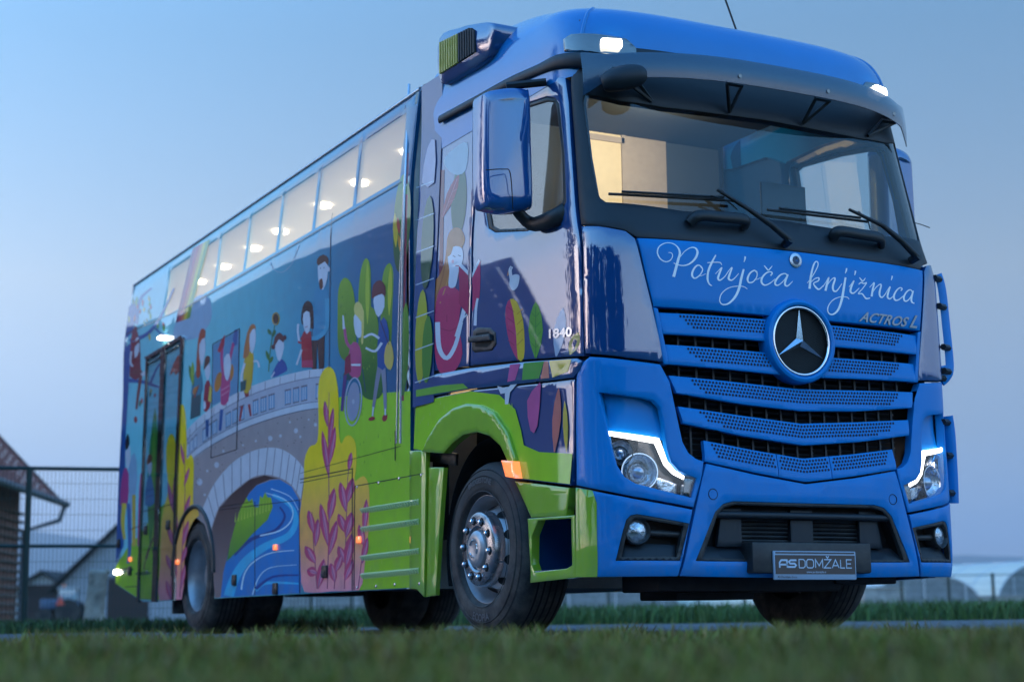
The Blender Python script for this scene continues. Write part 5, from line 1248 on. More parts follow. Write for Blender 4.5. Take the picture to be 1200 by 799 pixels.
gf = [(lambda u, z: srgb(158, 204, 28, 1), [(487.5, 471.5), (552, 459), (585, 463), (604, 480), (611, 505), (614, 522), (632, 530), (671, 532), (668, 567.5), (605, 560), (602, 545), (598, 528), (590, 510.5), (577, 496), (562, 490.5), (546, 494.5), (531, 507.5), (520, 522.5), (511, 530.5), (498, 529), (485, 526)])]
gf += [(S(205, 90, 150), [(618, 470), (630, 452), (634, 452), (630, 500), (622, 505)], 2), (S(215, 120, 110), leaf(650, 530, 655, 455, 5)), (S(225, 190, 80), leaf(664, 530, 662, 470, 3)), (S(225, 230, 240), [(583, 452.5), (587, 462), (592, 461), (592, 474), (596, 474), (598, 460), (606, 450.5), (600, 450), (594, 456)])]
random.seed(9)
for k in range(26):
    x = random.uniform(492, 612); y = random.uniform(474, 520)
    if math.hypot(x-560, (y-545)*1.0) < 62: continue
    gf.append((S(185, 215, 100), [(x-.4, y), (x+.4, y), (x+.2, y-6)]))
cdeco('painted_hill', gf, lf)
fairing = [o for o in truck.children if o.name.startswith('side_fairing')][0]
fd = [(S(20, 85, 55), ell(503, 285, 7, 55, 3, 16)), (S(185, 180, 50), ell(496, 395, 7, 55, 2, 16)), (S(80, 140, 50), ell(503, 410, 6, 40, 2, 14)), (S(180, 170, 200), [(497, 215), (503, 175), (512, 165), (511, 215)], 2)]
for k in range(7):
    y = 215+k*38; fd.append((S(200, 215, 230), rib([(490-(k*.2), y+6), (511, y-2)], 1.1)))
cdeco('painted_leaves', fd, fairing, .014)

# ------------------------------------------------------------------ body fittings
SEAM = mat('seam_dark', (.004, .008, .03), .6)
def seam(pts, w=1.0): return deco('panel_seam', [((.01, .015, .03), rib(pts, w, w, 1))], side)
for pts, w in (([(352, 562), (414, 549.5)], 1.2), ([(352, 566), (412, 554)], .9), ([(256, 598), (352, 586)], .9), ([(257, 594.5), (296, 588)], .8), ([(299, 588), (299, 698)], .8), ([(351, 587), (351.5, 695)], 1), ([(413.5, 549), (413.5, 692)], .9),
               ([(416.5, 570), (497, 555)], 1), ([(416.5, 570), (415.5, 691)], .9), ([(352, 555), (470, 523)], .6), ([(281, 385.5), (277.5, 527)], 1), ([(249.5, 404), (281, 385.5)], .8), ([(247.5, 537), (277.5, 527)], .8), ([(249.5, 404), (247.5, 537)], .7), ([(463.5, 505), (463.5, 540)], 1.0),
               ([(152, 621), (172, 613)], .8), ([(166, 600), (206, 590)], .8), ([(146, 688), (163, 687)], .9), ([(164.5, 604), (163, 706)], .9), ([(390, 250), (386, 432)], .6), ([(216, 362), (471, 213.5)], 1.4), ([(148, 392), (214, 362)], 1.0)):
    seam(pts, w)
def on_b(p, off=0): y, z = pick_body(p); P, N = bodyS(y, z); return P+N*off
for p in ((275.6, 680), (323.7, 690), (381.7, 670), (139.8, 637), (171.6, 621.5), (197.8, 615.5), (153, 669)):
    c = on_b(p); lb = box('hatch_lock', (c.x-.02, c.y-.045, c.z-.045), (c.x+.01, c.y+.045, c.z+.045), BLACKP, side, .008)
    box('lock_flap', (c.x-.026, c.y-.03, c.z-.036), (c.x-.019, c.y+.03, c.z+.005), GREYP, side, .003)
for p in ((323.5, 641.5), (421.5, 632.5), (208.6, 658.7), (153, 655.5)):
    c = on_b(p); box('side_marker', (c.x-.018, c.y-.032, c.z-.022), (c.x+.01, c.y+.032, c.z+.022), ORANGE, side, .006)
for p in ((172, 670), (145, 671)):
    c = on_b(p); box('reflector_stud', (c.x-.006, c.y-.016, c.z-.016), (c.x+.01, c.y+.016, c.z+.016), SILVER, side, .004)
# rear lamp glowing at the corner
c = Vector((-1.235, BY1+.02, on_b((135, 671)).z))
RL = mat('rear_lamp_white', (1, 1, .9), .3, emit=(1, .95, .75), estr=9)
lathe('rear_lamp', [(-.06, .0001), (-.055, .02), (-.03, .028), (.02, .028)], RL, side, 16, 0, c+Vector((.0, .0, 0)))
# entrance door: two glazed leaves in black framing, lamp above
DGL = thin_glass('door_glass', (.80, .86, .90), 0, 0, 1.05)
lp_ = [(173.6, 419.5), (169.4, 540), (166.8, 600), (162.8, 706)]; cpx = [(193, 409), (188.5, 540), (186, 600), (182.2, 705.5)]; rp = [(215, 395), (208.5, 540), (206.8, 600), (204.8, 703.5)]
fr = lambda pts, w: B(*rib(pts, w, w, 2))
dd_ = panel('entrance_door', bodyS, B(*(lp_+cpx[::-1])), DGL, truck, off=.006, th=0, step=.3, crown=0, drop=0)
panel('door_leaf', bodyS, B(*(cpx+rp[::-1])), DGL, dd_, off=.006, th=0, step=.3, crown=0, drop=0)
for pts, w, o_ in ((lp_, 1.8, .02), (cpx, 5, .022), (rp, 2.6, .02), ([(172.8, 421), (216, 395)], 4.2, .026), ([(173, 428.5), (215, 403)], 1.2, .018)):
    panel('door_frame', bodyS, fr(pts, w), GLOSSB, dd_, off=o_, th=.03, step=.15, crown=.003)
deco('door_print', [(S(205, 80, 60), [(199, 440), (204, 425), (210, 416), (211, 432), (206, 440), (204, 436)], 3)], side)
c = on_b((194, 396.5), .03); box('door_lamp', (c.x-.04, c.y-.06, c.z-.016), (c.x+.04, c.y+.06, c.z+.016), mat('door_lamp_glow', (1, 1, 1), .3, emit=(1, .98, .9), estr=4), side, .012)
# louvred panel in the skirt
LV = mat('louvre_green', (.60, .74, .34), .3, coat=1)
for (a, b) in (((424, 596.5), (492, 586)), ((424, 618.5), (492, 609)), ((424, 652), (492, 643.5)), ((424, 673), (492, 666.5))):
    V, F = [], []
    A_, B_ = on_b(a), on_b(b); n = 24
    for k in range(n):
        p = A_.lerp(B_, (k+.5)/n); w = abs(B_.y-A_.y)/n*.24; h = .034
        i = len(V)
        V += [p+Vector((-.001, w, -h)), p+Vector((-.001, -w, -h)), p+Vector((-.001, -w, .008)), p+Vector((-.001, w, .008)), p+Vector((-.022, w, -.004)), p+Vector((-.022, -w, -.004))]
        F += [(i, i+1, i+5, i+4), (i+4, i+5, i+2, i+3), (i, i+4, i+3), (i+1, i+2, i+5)]
    o = obj('louvre_row', V, F, LV, side, None)
for p in ((419, 571), (444, 566), (468, 561), (494, 557), (419, 688.5), (441, 687), (463, 685), (492, 684)):
    c = on_b(p); lathe('panel_screw', [(.004, .012), (-.006, .011), (-.008, .0001)], SILVER, side, 10, 0, c)
panel('skirt_panel', bodyS, B((480, 528.5), (499.5, 528.5), (498.5, 600), (497, 699.5), (488, 690.3), (480, 690)), GREEN, truck, off=.003, th=.03, step=.1)
panel('skirt_panel', bodyS, B((502, 548), (519.5, 548), (514, 625), (509.5, 697.5), (499, 699.5)), GREEN, truck, off=-.002, th=.03, step=.1)
panel('arch_rear_panel', bodyS, B((484, 527), (499, 528.3), (520.5, 531), (519.5, 545), (484, 540)), BLACKP, truck, off=-.08, th=.02, step=.1)
tube('corner_highlight', [on_b((x, y), .004) for x, y in ((480, 100), (477.5, 170), (475.5, 215), (473, 300), (471, 400), (470, 520))], .010, SILVER, side, 8)  # bright silver tubes stand in for the highlights on the body's rounded corner
tube('corner_highlight', [on_b((x, y), .004) for x, y in ((475, 205), (470.5, 300), (467.5, 400), (465.5, 520))], .007, SILVER, side, 8)
tube('wheel_arch_rim', [body_pos(y, z)+Vector((-.004, 0, 0)) for y, z in arch[1:-1]], .022, BLACKP, side, 8)
rows = []
for x in (-1.24, -.55): rows.append([Vector((x, RY_+.63*math.cos(t), .52+.61*math.sin(t))) for t in [PI*k/20 for k in range(21)]])
grid('wheel_well', rows, DARK, truck)
box('mud_flap', (-1.22, 7.83, .18), (-.6, 7.86, .7), RUBBER, truck)
# ------------------------------------------------------------------ cab interior seen through the screens
CREAM = mat('cream_panel', (.8, .68, .47), .5, noise=.04); BEIGE = mat('beige_panel', (.42, .36, .32), .5, noise=.06); TRIM = mat('cab_trim', (.05, .065, .085), .7, noise=.1)
box('cab_floor', (-1.1, .4, 1.55), (1.1, 2.2, 1.6), TRIM, truck)
box('cab_ceiling', (-1.08, .5, 3.42), (1.08, 2.35, 3.45), TRIM, truck)
bw = box('cab_back_wall', (-1.12, 2.26, 1.6), (-.05, 2.30, 3.42), TRIM, truck)
box('cab_back_wall', (.64, 2.26, 1.6), (1.12, 2.30, 3.42), TRIM, truck)
pp = box('partition_panel', (-.05, 2.25, 1.6), (.285, 2.30, 3.42), CREAM, truck)
box('panel_frame', (.268, 2.235, 1.6), (.30, 2.252, 3.42), BEIGE, pp); box('panel_frame', (-.05, 2.235, 3.36), (.29, 2.252, 3.40), BEIGE, pp)
box('wardrobe_panel', (.30, 2.245, 1.6), (.64, 2.30, 3.42), BEIGE, truck)
lb = bpy.data.lights.new('cab_lamp', 'AREA'); lb.size = .4; lb.energy = 12; lb.color = (1, .80, .54); lo = bpy.data.objects.new('cab_lamp', lb); COL.objects.link(lo); lo.location = (.1, 1.35, 3.36); lo.rotation_euler = (math.radians(68), 0, 0); lo.parent = truck
tube('steering_wheel', [Vector((.55+.22*math.cos(t), .78+.11*math.sin(t), 2.22+.19*math.sin(t))) for t in [2*PI*k/28 for k in range(29)]], .017, BLACKP, truck, 8)
t0, t1 = at_y((894, 256), .62), at_y((944, 216), .62)
box('display_screen', (t0.x, .62, t0.z-.1), (t1.x, .645, t1.z-.02), BLACKP, truck, .01)
for x in (-.62, .62):
    st_ = box('driver_seat' if x > 0 else 'passenger_seat', (x-.26, 1.1, 1.75), (x+.26, 1.65, 1.95), TRIM, truck, .06)
    box('seat_back', (x-.26, 1.55, 1.9), (x+.26, 1.75, 2.55), TRIM, st_, .07)
box('dashboard', (-1.08, .42, 1.7), (1.08, .85, 2.12), BLACKP, truck, .06)
# ------------------------------------------------------------------ ground
def gp(px, d, z=0):
    """ground point under pixel column px at depth d along the view axis"""
    h = Vector((FWD.x, FWD.y, 0)).normalized(); r = Vector((h.y, -h.x, 0))
    P = CAM+h*d+r*(d*(px-600)/FPX/math.cos(PITCH)*1.0); return Vector((P.x, P.y, z))
def hz(px, py, d):
    """height of the point seen at pixel (px,py) at horizontal depth d"""
    v = ray(px, py); h = Vector((FWD.x, FWD.y, 0)).normalized(); return CAM.z+v.z*d/(v.x*h.x+v.y*h.y)
def gpz(px, py, d):
    v = ray(px, py); h = Vector((FWD.x, FWD.y, 0)).normalized(); return CAM+v*(d/(v.x*h.x+v.y*h.y))
ASPH = mat('asphalt', (.13, .135, .15), .85, noise=.35, nscale=40, bump=.6, bscale=220)
EARTH = mat('meadow_soil', (.07, .085, .025), .95, noise=.5, nscale=2)
def sheet(name, pts, z, m):
    return tag(obj(name, [Vector((p[0], p[1], z)) for p in pts], [tuple(range(len(pts)))], m, None, None), kind='structure')
sheet('ground', [(-6000, -3000), (6000, -3000), (6000, 9000), (-6000, 9000)], -.008, EARTH)
sheet('driveway', [gp(-2500, 7.3), gp(3600, 7.3), gp(3000, 23), gp(-900, 20.5)], 0, ASPH)
# gravel scattered along the driveway edge
random.seed(21); V, F = [], []
for k in range(2600):
    d = random.uniform(7.3, 7.9) if k % 2 else random.uniform(7.5, 22); p = gp(random.uniform(-150, 1350), d); s_ = random.uniform(.006, .018)
    b = len(V); V += [p+Vector((random.uniform(-1, 1)*s_, random.uniform(-1, 1)*s_, .001)) for _ in range(3)]+[p+Vector((0, 0, s_*.8))]
    F += [(b, b+1, b+3), (b+1, b+2, b+3), (b+2, b, b+3)]
tag(obj('gravel', V, F, mat('gravel_stone', (.22, .22, .23), .9, noise=.4, nscale=30), None, None), 'loose grey gravel along the edge of the driveway', 'gravel', kind='stuff')
# ------------------------------------------------------------------ grass
GRASS = mat('grass_blades', rough=.6, vcol=True, noise=.2, nscale=4, spec=.3)
def blades(name, label, n, where, hrange, wrange, cols, seed):
    rnd = random.Random(seed); V, F, C = [], [], []
    for i in range(n):
        p = where(rnd); h = rnd.uniform(*hrange); w = rnd.uniform(*wrange); a = rnd.uniform(0, 2*PI); le = rnd.uniform(.1, .7)*h; da = rnd.uniform(0, 2*PI)
        t = Vector((math.cos(a), math.sin(a), 0))*w; l = Vector((math.cos(da), math.sin(da), 0))*le
        c = rnd.choice(cols); k = rnd.uniform(.8, 1.5); c = tuple(v*k for v in c)
        b = len(V)
        V += [p-t, p+t, p+l*.3+t*.8+Vector((0, 0, h*.55)), p+l*.3-t*.8+Vector((0, 0, h*.55)), p+l+Vector((0, 0, h*rnd.uniform(.8, 1)))]
        C += [c]*5; F += [(b, b+1, b+2, b+3), (b+3, b+2, b+4)]
    return tag(obj(name, V, F, GRASS, None, None, cols=C), label, 'grass', kind='stuff')
GC = [(.18, .19, .025), (.21, .205, .035), (.14, .15, .02), (.24, .19, .045), (.28, .17, .06), (.11, .13, .02), (.26, .19, .05), (.20, .13, .05)]
import colorsys
def near(rnd):
    d = math.sqrt(rnd.uniform(1.3**2, 7.45**2)); return gp(rnd.uniform(-420, 1600), d+rnd.uniform(-.12, .12))
blades('foreground_grass', 'dark blurred grass in front of the driveway', 46000, near, (.02, .07), (.0018, .004), GC, 1)
tuftc = [(gp(random.uniform(-100, 1300), random.uniform(3.0, 7.3)), random.uniform(.06, .16)) for _ in range(75)]+[(gp(75, 6.2), .2), (gp(120, 6.6), .2), (gp(215, 6.8), .25), (gp(180, 7.0), .2)]
def tuft(rnd):
    c, r = rnd.choice(tuftc); return c+Vector((rnd.gauss(0, r*.6), rnd.gauss(0, r*.6), 0))
blades('grass_tuft', 'taller tufts and weeds standing out of the foreground grass', 8000, tuft, (.05, .11), (.002, .005), GC, 2)
def verge(rnd): d = rnd.uniform(23.5, 29); return gp(rnd.uniform(300, 1500), d)
blades('verge_weeds', 'green weeds on the verge behind the driveway', 26000, verge, (.12, .36), (.008, .02), [(.06, .12, .03), (.045, .095, .03), (.08, .13, .04)], 3)
def verge2(rnd): d = rnd.uniform(17, 22); return gp(rnd.uniform(-300, 420), d)
blades('verge_grass', 'short grass along the foot of the wire fence', 9000, verge2, (.06, .2), (.006, .014), [(.05, .10, .03), (.045, .08, .03)], 4)
# ------------------------------------------------------------------ tall wire fence on the left
FGRN = mat('fence_green', (.012, .035, .03), .45, noise=.1)
def wire_fence(name, label, p0, p1, h, rails, post_ts, post_r, step, mid=None, group=None, wire=.004, hstep=.2):
    root = empty(name, p0); tag(root, label, 'fence', group)
    d = (p1-p0); L_ = d.length; u = d/L_
    V, F = [], []
    n = int(L_/step)
    for k in range(n):
        q = u*(k*step); V_, F_ = V, F; b = len(V); w = u*wire*.5
        V += [q-w, q+w, q+w+Vector((0, 0, h)), q-w+Vector((0, 0, h))]; F.append((b, b+1, b+2, b+3))
    z = .08
    nrm = Vector((-u.y, u.x, 0))*.004
    while z < h:
        b = len(V); a = Vector((0, 0, wire*.5)); V += [nrm+Vector((0, 0, z))-a, nrm+u*L_+Vector((0, 0, z))-a, nrm+u*L_+Vector((0, 0, z))+a, nrm+Vector((0, 0, z))+a]; F.append((b, b+1, b+2, b+3)); z += hstep
    obj('wire_mesh', V, F, FGRN, root, None)
    for z, r in rails: tube('rail', [Vector((0, 0, z)), u*L_+Vector((0, 0, z))], r, FGRN, root, 6)
    for t in post_ts: tube('fence_post', [u*t*L_+Vector((0, 0, -.05)), u*t*L_+Vector((0, 0, h+.02))], post_r, FGRN, root, 8)
    return root
d0 = 21.0
hL = hz(44, 549, d0); A = gp(-170, 20.4); Bp = gp(560, 22.6)
pt = (gp(40, d0)-A).length/(Bp-A).length
wire_fence('wire_fence', 'tall dark green wire mesh fence beside the tiled house', A, Bp, hL, [(hL, .028), (hz(40, 640, d0), .026)], [.01, pt, pt+.36], .04, .05, wire=.005)
# ------------------------------------------------------------------ tiled house by the fence
q0 = gp(79, 41.5); hE = hz(79, 590, 41.5); e = Vector((-.404, -.915, 0)); n_ = Vector((-.915, .404, 0))
hs = empty('tiled_house', q0); tag(hs, 'brick house with steep red-brown tiled roof behind the wire fence', 'house')
def H(s, t, z): return e*s+n_*t+Vector((0, 0, z))
TILE = mat('roof_tiles', (.30, .11, .09), .8, noise=.3, nscale=5)
BRICK = mat('house_brick', (.22, .12, .095), .9, noise=.4, nscale=6)
LN, WD, RZ = 22.5, 7.0, hE+3.6
for t0, t1 in ((0, WD/2), (WD, WD/2)):
    V, F = [], []; rws, cl = 26, 60
    for i in range(rws):
        f0, f1 = i/rws, (i+1)/rws
        for j in range(cl):
            s0, s1 = LN*j/cl, LN*(j+1)/cl; b = len(V); g = .02*(j % 2)
            pr = lambda f_, s_, up: H(s_, t0+(t1-t0)*f_, hE+(RZ-hE)*f_+up)
            V += [pr(f0, s0, .06+g), pr(f0, s1-.015, .06+g), pr(f1, s1-.015, .015+g), pr(f1, s0, .015+g), pr(f0, s0, 0), pr(f0, s1-.015, 0)]
            F += [(b, b+1, b+2, b+3), (b, b+4, b+5, b+1)]
    o = obj('roof_slope', V, F, TILE, hs, None); o['kind'] = 'stuff'
V = [H(s, t, z) for s in (0, .18) for t, z in ((-.05, hE-.12), (WD/2, RZ-.02), (WD+.05, hE-.12), (WD+.05, hE+.02), (WD/2, RZ+.1), (-.05, hE+.02))]
obj('barge_board', V, [(0, 1, 4, 5), (1, 2, 3, 4), (6, 7, 10, 11), (7, 8, 9, 10), (0, 6, 11, 5), (5, 11, 10, 4)], mat('dark_timber', (.03, .02, .018), .7, noise=.3), hs, None)
V = [H(s, t, z) for s in (1.1, LN-.6) for t, z in ((.8, 0), (.8, hE+.5), (WD/2, RZ-.25), (WD-.8, hE+.5), (WD-.8, 0))]
F = [(0, 1, 2, 3, 4), (5, 6, 7, 8, 9), (0, 1, 6, 5), (4, 3, 8, 9)]
obj('wall', V, F, BRICK, hs, None)
PT = mat('pale_timber', (.16, .12, .10), .8, noise=.4)
for k in range(14):
    z = .15+k*.2
    for a_, b_ in (((1.0, .72, z), (1.0, 6.2, z)), ((1.0, .72, z), (6.5, .72, z))): tube('timber_slat', [H(*a_), H(*b_)], .035, PT, hs, 5)
    if k < 11: tube('stacked_log', [H(.98, 1.2+.35*(k % 3), z+.1), H(.98, 1.9+.35*(k % 3), z+.1)], .05, PT, hs, 5)
tube('gutter', [H(-.1, -.1, hE-.02), H(LN+.1, -.1, hE-.02)], .09, mat('gutter_grey', (.08, .10, .12), .5), hs, 8)
tube('downpipe', [H(.2, -.1, hE-.08), H(.35, -.02, hE-.45), H(1.15, .66, hE-.75), H(1.15, .7, 0)], .06, mat('gutter_grey', (.08, .10, .12), .5), hs, 8)
box('chimney', (0, 0, RZ-.5), (.7, .7, RZ+1.0), BRICK, hs, 0, Matrix.Translation(H(9, WD/2+.6, 0)))
# ------------------------------------------------------------------ barn and shed far behind, tractor, log
DR = mat('dark_roof', (.018, .018, .02), .7, noise=.3); WH = mat('white_render', (.42, .46, .50), .85, noise=.1)
def gable(name, label, px0, pxa, py0, pya, d, length, wallm, roofm, over=.5):
    c0, ca_ = gp(px0, d), gp(pxa, d); z0, za = hz(px0, py0, d), hz(pxa, pya, d)
    h = Vector((FWD.x, FWD.y, 0)).normalized(); u = (ca_-c0); w = u.length; u /= w
    r = empty(name, c0); tag(r, label, 'barn')
    def Q(a, l, z): return u*a+h*l+Vector((0, 0, z))
    V = [Q(a, l, z) for l in (0, length) for a, z in ((over, 0), (over, z0), (w, za-.2), (2*w-over, z0), (2*w-over, 0))]
    obj('wall', V, [(0, 1, 2, 3, 4), (5, 6, 7, 8, 9), (0, 1, 6, 5), (4, 3, 8, 9)], wallm, r, None)
    for sgn_ in (0, 1):
        a0 = 0 if not sgn_ else 2*w
        V = [Q(a0, -.6, z0-.15), Q(w, -.6, za), Q(w, length+.6, za), Q(a0, length+.6, z0-.15)]; V += [v+Vector((0, 0, -.18)) for v in V]
        obj('roof', V, [(0, 1, 2, 3), (4, 5, 6, 7), (0, 1, 5, 4), (1, 2, 6, 5), (2, 3, 7, 6), (3, 0, 4, 7)], roofm, r, None)
    box('barn_door', (w-1.2, -.03, 0), (w+1.2, .02, 2.6), mat('dark_timber', (.03, .02, .018)), r, 0, Matrix(((u.x, h.x, 0, 0), (u.y, h.y, 0, 0), (0, 0, 1, 0), (0, 0, 0, 1))))
    return r
gable('barn', 'black-roofed barn with a gable rising behind the truck tail', 68, 158, 688, 602, 95, 14, mat('barn_boards', (.26, .29, .33), .8, noise=.3), DR)
gable('shed', 'low white-walled shed with dark roof behind the fence', 18, 60, 694, 668, 110, 30, WH, DR, .3)
tc_ = gp(80, 82); tr = empty('tractor', tc_); tag(tr, 'small parked tractor with orange beacon behind the wire fence', 'tractor')
TB = mat('tractor_paint', (.05, .09, .16), .5)
hx = Vector((FWD.y, -FWD.x, 0)).normalized(); hy = Vector((FWD.x, FWD.y, 0)).normalized(); TM = Matrix(((hx.x, hy.x, 0, 0), (hx.y, hy.y, 0, 0), (0, 0, 1, 0), (0, 0, 0, 1)))
box('bonnet', (-.9, -.35, .75), (.1, .35, 1.25), TB, tr, .08, TM); box('cab_body', (.05, -.5, .7), (.9, .5, 1.15), TB, tr, .05, TM)
box('cab_glass', (.1, -.47, 1.15), (.86, .47, 1.72), mat('tractor_glass', (.25, .35, .42), .1, coat=1), tr, .03, TM); box('cab_roof', (.0, -.55, 1.72), (.95, .55, 1.82), mat('tractor_roof', (.35, .37, .4), .5), tr, .04, TM)
for cx_, r in ((-.6, .4), (.55, .62)):
    for yy in (-.62, .42):
        V, F = [], []; add_tube(V, F, [TM @ Vector((cx_, yy, r)), TM @ Vector((cx_, yy+.22, r))], r, 20); obj('wheel', V, F, RUBBER, tr, 40)
        V, F = [], []; add_tube(V, F, [TM @ Vector((cx_, yy-.02, r)), TM @ Vector((cx_, yy+.24, r))], r*.5, 16); obj('wheel_rim', V, F, RUST, tr, 40)
lathe('beacon', [(1.82, .07), (1.95, .06), (1.98, .0001)], mat('beacon_orange', (.8, .2, .05), .4), tr, 12, 2, TM @ Vector((.2, 0, 0)))
V = [TM @ Vector(v) for v in ((-.02, -.6, .95), (.42, -.6, .95), (.2, -.6, 1.4))]+[TM @ Vector(v) for v in ((-.02, -.63, .95), (.42, -.63, .95), (.2, -.63, 1.4))]
obj('warning_triangle', V, [(0, 1, 2), (3, 4, 5), (0, 1, 4, 3), (1, 2, 5, 4), (2, 0, 3, 5)], mat('warning_red', (.6, .08, .05), .5), tr, None)
LOGM = mat('weathered_log', (.34, .30, .24), .85, noise=.4, nscale=8, bump=.6, bscale=30)
pts = [gpz(x, y, 20.6) for x, y in ((110, 736), (110.5, 715), (113, 695), (115, 676), (116, 668))]
lg = tube('tree_stump', catmull(pts, 3, False), [.13, .14, .13, .12, .125, .115, .12, .115, .11, .115, .12, .11, .09], LOGM, None, 12); tag(lg, 'pale weathered tree stump leaning by the wire fence', 'stump')
tube('knot', [pts[3], pts[3]+Vector((.12, -.05, .08))], [.06, .035], LOGM, lg, 8)
# ------------------------------------------------------------------ polytunnels and field fence on the right
POLY = bpy.data.materials.new('tunnel_film'); POLY.use_nodes = True; b = POLY.node_tree.nodes['Principled BSDF']
b.inputs['Base Color'].default_value = (.78, .77, .66, 1); b.inputs['Roughness'].default_value = .45; b.inputs['Transmission Weight'].default_value = .25
NET = mat('tunnel_end_net', (.22, .24, .25), .8, noise=.2, nscale=4); HOOP = mat('tunnel_hoop', (.6, .63, .66), .5)
def tunnel(px0, px1, pyt, d, length, ang, label, grp):
    c = gp((px0+px1)/2, d); w = (gp(px1, d)-gp(px0, d)).length/2; h = hz((px0+px1)/2, pyt, d)
    r = empty('polytunnel', c); tag(r, label, 'greenhouse', grp)
    h0 = Vector((FWD.x, FWD.y, 0)).normalized(); ax = (Matrix.Rotation(math.radians(ang), 3, 'Z') @ h0).normalized(); sx = Vector((ax.y, -ax.x, 0))
    def arc(l, k, sc=1): t = PI*k/16; return ax*l+sx*(-math.cos(t)*w*sc)+Vector((0, 0, (math.sin(t)**.8)*h*sc))
    n = int(length/2)
    grid('film', [[arc(length*i/n, k) for k in range(17)] for i in range(n+1)], POLY, r)
    obj('end_net', [arc(.02, k, .99) for k in range(17)], [tuple(range(17))], NET, r, None)
    for i in range(0, n+1, 1): tube('hoop', [arc(length*i/n, k, 1.005) for k in range(17)], .035, HOOP, r, 5)
    tube('ridge_pole', [arc(0, 8, 1.01), arc(length, 8, 1.01)], .03, HOOP, r, 5)
    for k_ in (4, 8, 12): tube('end_post', [Vector((arc(0, k_).x, arc(0, k_).y, 0))-ax*.04, arc(0, k_)-ax*.04], .03, HOOP, r, 5)
    return r
tunnel(1003, 1132, 673, 62, 34, -8, 'arched polytunnel with grey netted end facing the driveway', 'polytunnels in the field')
tunnel(1128, 1300, 658, 78, 40, 28, 'long pale polytunnel showing its ribbed side, right of the netted one', 'polytunnels in the field')
tunnel(890, 1000, 676, 80, 40, -8, 'arched polytunnel beyond the netted one, seen under the bumper', 'polytunnels in the field')
tunnel(640, 790, 680, 84, 40, -5, 'arched polytunnel seen under the cab between the front wheels', 'polytunnels in the field')
tunnel(300, 440, 676, 90, 40, 0, 'arched polytunnel seen under the library body', 'polytunnels in the field')
CONC = mat('concrete', (.33, .32, .30), .9, noise=.3, nscale=3)
def slab(name, label, px0, px1, pyt, d, th):
    a, b_ = gp(px0, d), gp(px1, d); u = (b_-a); w = u.length; u /= w; h = Vector((-u.y, u.x, 0)); zt = hz((px0+px1)/2, pyt, d)
    r = empty(name, a); tag(r, label, 'wall'); M_ = Matrix(((u.x, h.x, 0, 0), (u.y, h.y, 0, 0), (0, 0, 1, 0), (0, 0, 0, 1)))
    n = max(1, int(w/2.4))
    for k in range(n): box('wall_panel', (w*k/n+.01, 0, 0), (w*(k+1)/n-.01, th, zt-.06), CONC, r, .015, M_)
    box('coping', (-.03, -.03, zt-.058), (w+.03, th+.03, zt), CONC, r, .01, M_)
slab('low_wall', 'low weathered concrete wall along the ribbed polytunnel', 1131, 1330, 697, 60, .2)
slab('concrete_block', 'pale concrete block wall left of the netted polytunnel', 998, 1046, 688, 56, 1.2)
dF = 50; A = gp(250, dF+4); Bp = gp(1420, dF-1); hF = hz(1166, 672, dF)
fts = [( (gp(x, dF)-gp(250, dF)).length/(gp(1420, dF)-gp(250, dF)).length) for x in (330, 378, 427, 478, 530, 580, 632, 682, 734, 786, 838, 890, 941, 1011, 1066, 1118, 1166, 1216, 1268, 1320)]
wire_fence('field_fence', 'low green wire fence with posts in front of the polytunnels', A, Bp, hF, [(hF-.03, .012)], fts, .045, .11, wire=.007, hstep=.22)
# ------------------------------------------------------------------ hills and wooded ridge
HILL = mat('wooded_hill', (.03, .055, .035), .95, noise=.3, nscale=.002)
def ridge(name, d, prof, px0, px1, seed, m):
    rnd = random.Random(seed); V, F = [], []; n = 90
    for i in range(n+1):
        px = px0+(px1-px0)*i/n; y = interp(px, prof)+rnd.uniform(-.8, .8)+1.5*math.sin(i*.5+seed)
        for dd_, hh in ((0, 0.0), (.10, .62), (.2, 1.0), (.45, .5)):
            p = gp(px, d*(1+dd_)); z = max(1, hz(px, y, d*1.2)*hh); V.append(Vector((p.x, p.y, z if hh else -5)))
    for i in range(n):
        for k in range(3): a = i*4+k; F.append((a, a+4, a+5, a+1))
    return tag(obj(name, V, F, m, None, 60), kind='structure')
ridge('hills', 4200, [(-3000, 660), (-400, 640), (-100, 612), (60, 622), (130, 634), (250, 655), (420, 668), (700, 664), (950, 655), (1120, 650), (1160, 648), (1200, 653), (1300, 645), (1700, 640), (3500, 660)], -3000, 3500, 4, HILL)
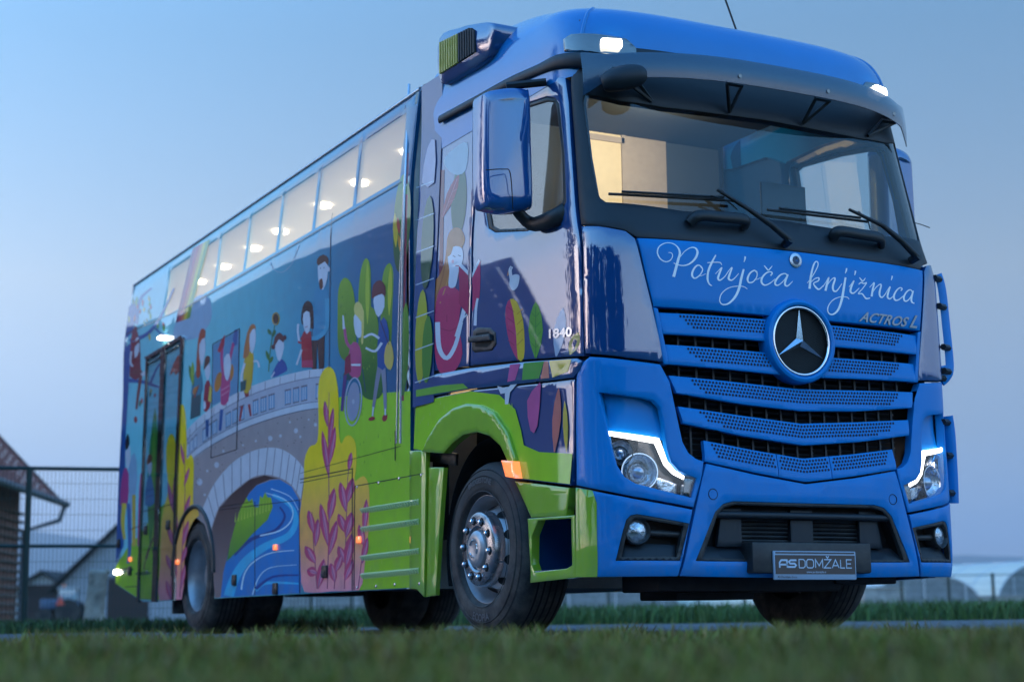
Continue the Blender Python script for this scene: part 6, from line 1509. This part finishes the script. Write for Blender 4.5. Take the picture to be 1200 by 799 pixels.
# small far tree by the tunnels
# ------------------------------------------------------------------ trees beside the driveway (their leaves mirror in the cab door)
LEAF = mat('tree_leaves', (.03, .06, .015), .6, noise=.3, nscale=3); BARK = mat('tree_bark', (.07, .055, .045), .9, noise=.4, nscale=6)
def tree(name, label, base, H_, R_, seed, n=5200, lf_=.16, z0=.28, group=None):
    rnd = random.Random(seed); r = empty(name, base); tag(r, label, 'tree', group)
    V, F = [], []; add_tube(V, F, [Vector((0, 0, -.1)), Vector((.05, .03, H_*.3)), Vector((-.05, .08, H_*.6)), Vector((.02, 0, H_*.9))], [H_*.028, H_*.022, H_*.013, .02], 9)
    tips = []
    for k in range(16):
        z = H_*rnd.uniform(z0, .85); a = rnd.uniform(0, 2*PI); l = R_*rnd.uniform(.6, 1)*math.sin(PI*min(1, max(.15, (z/H_-z0*.6)/(1.02-z0*.6))))**.6
        t = Vector((math.cos(a)*l, math.sin(a)*l, z+l*.35)); m_ = Vector((math.cos(a)*l*.5, math.sin(a)*l*.5, z+l*.22))
        add_tube(V, F, [Vector((0, 0, z)), m_, t], [H_*.009, H_*.006, .012], 6); tips += [t, m_.lerp(t, .5), m_]
    obj('trunk', V, F, BARK, r, 60)
    V, F = [], []
    cl = [(t+Vector((rnd.gauss(0, .35), rnd.gauss(0, .35), rnd.gauss(0, .3))), rnd.uniform(.35, .8)*R_/3) for t in tips for _ in range(2)]
    for k in range(n):
        c, s = rnd.choice(cl); p = c+Vector((rnd.gauss(0, s), rnd.gauss(0, s), rnd.gauss(0, s*.7)))
        a = Vector((rnd.uniform(-1, 1), rnd.uniform(-1, 1), rnd.uniform(-.6, .6))).normalized()*lf_*rnd.uniform(.6, 1.2); b_ = a.cross(Vector((rnd.uniform(-1, 1), rnd.uniform(-1, 1), rnd.uniform(-1, 1)))).normalized()*lf_*.45
        i = len(V); V += [p-a, p+b_, p+a, p-b_]; F.append((i, i+1, i+2, i+3))
    obj('crown', V, F, LEAF, r, None); return r
def mp(az, d):  # as mirrored in the truck's side
    a = math.radians(az); return Vector((3.1+math.sin(a)*d, -7.13+math.cos(a)*d, 0))
tree('broadleaf_tree', 'leafy broad tree standing left of the driveway, next to the tiled house', mp(-38.5, 25), 10.5, 2.9, 5)
def cp(az, d): a = math.radians(az); return Vector((-1.2+math.sin(a)*d, .2+math.cos(a)*d, 0))
for k, (az, d, hh, w_, lab) in enumerate(((-66, 19, 8.5, 2.6, 'slim leafy tree of the row beside the driveway, at the house end'), (-84, 17, 8.0, 2.8, 'second dense tree of the row beside the driveway'), (-101, 18, 9.0, 2.9, 'tallest dense tree of the row beside the driveway'), (-119, 17, 8.0, 2.9, 'fourth rounded tree of the row, left of the meadow'), (-135, 18, 8.5, 3.0, 'fifth broad tree of the row, beside the meadow'), (-150, 20, 8.0, 2.8, 'last tree of the row, at the meadow end'))):
    tree('row_tree', lab, cp(az, d), hh, w_, 20+k, 7500, .30, .16, 'trees in a row left of the driveway')

# ------------------------------------------------------------------ evening haze over the whole plain
hzm = bpy.data.materials.new('evening_haze'); hzm.use_nodes = True; nt = hzm.node_tree; nt.nodes.clear()
o_ = nt.nodes.new('ShaderNodeOutputMaterial'); v_ = nt.nodes.new('ShaderNodeVolumePrincipled'); v_.inputs['Color'].default_value = (.80, .88, 1, 1); v_.inputs['Density'].default_value = 2.2e-4; v_.inputs['Anisotropy'].default_value = .2
nt.links.new(v_.outputs[0], o_.inputs['Volume'])
hb = box('haze', (-6500, -3500, -9), (6500, 9500, 420), hzm); tag(hb, kind='stuff')
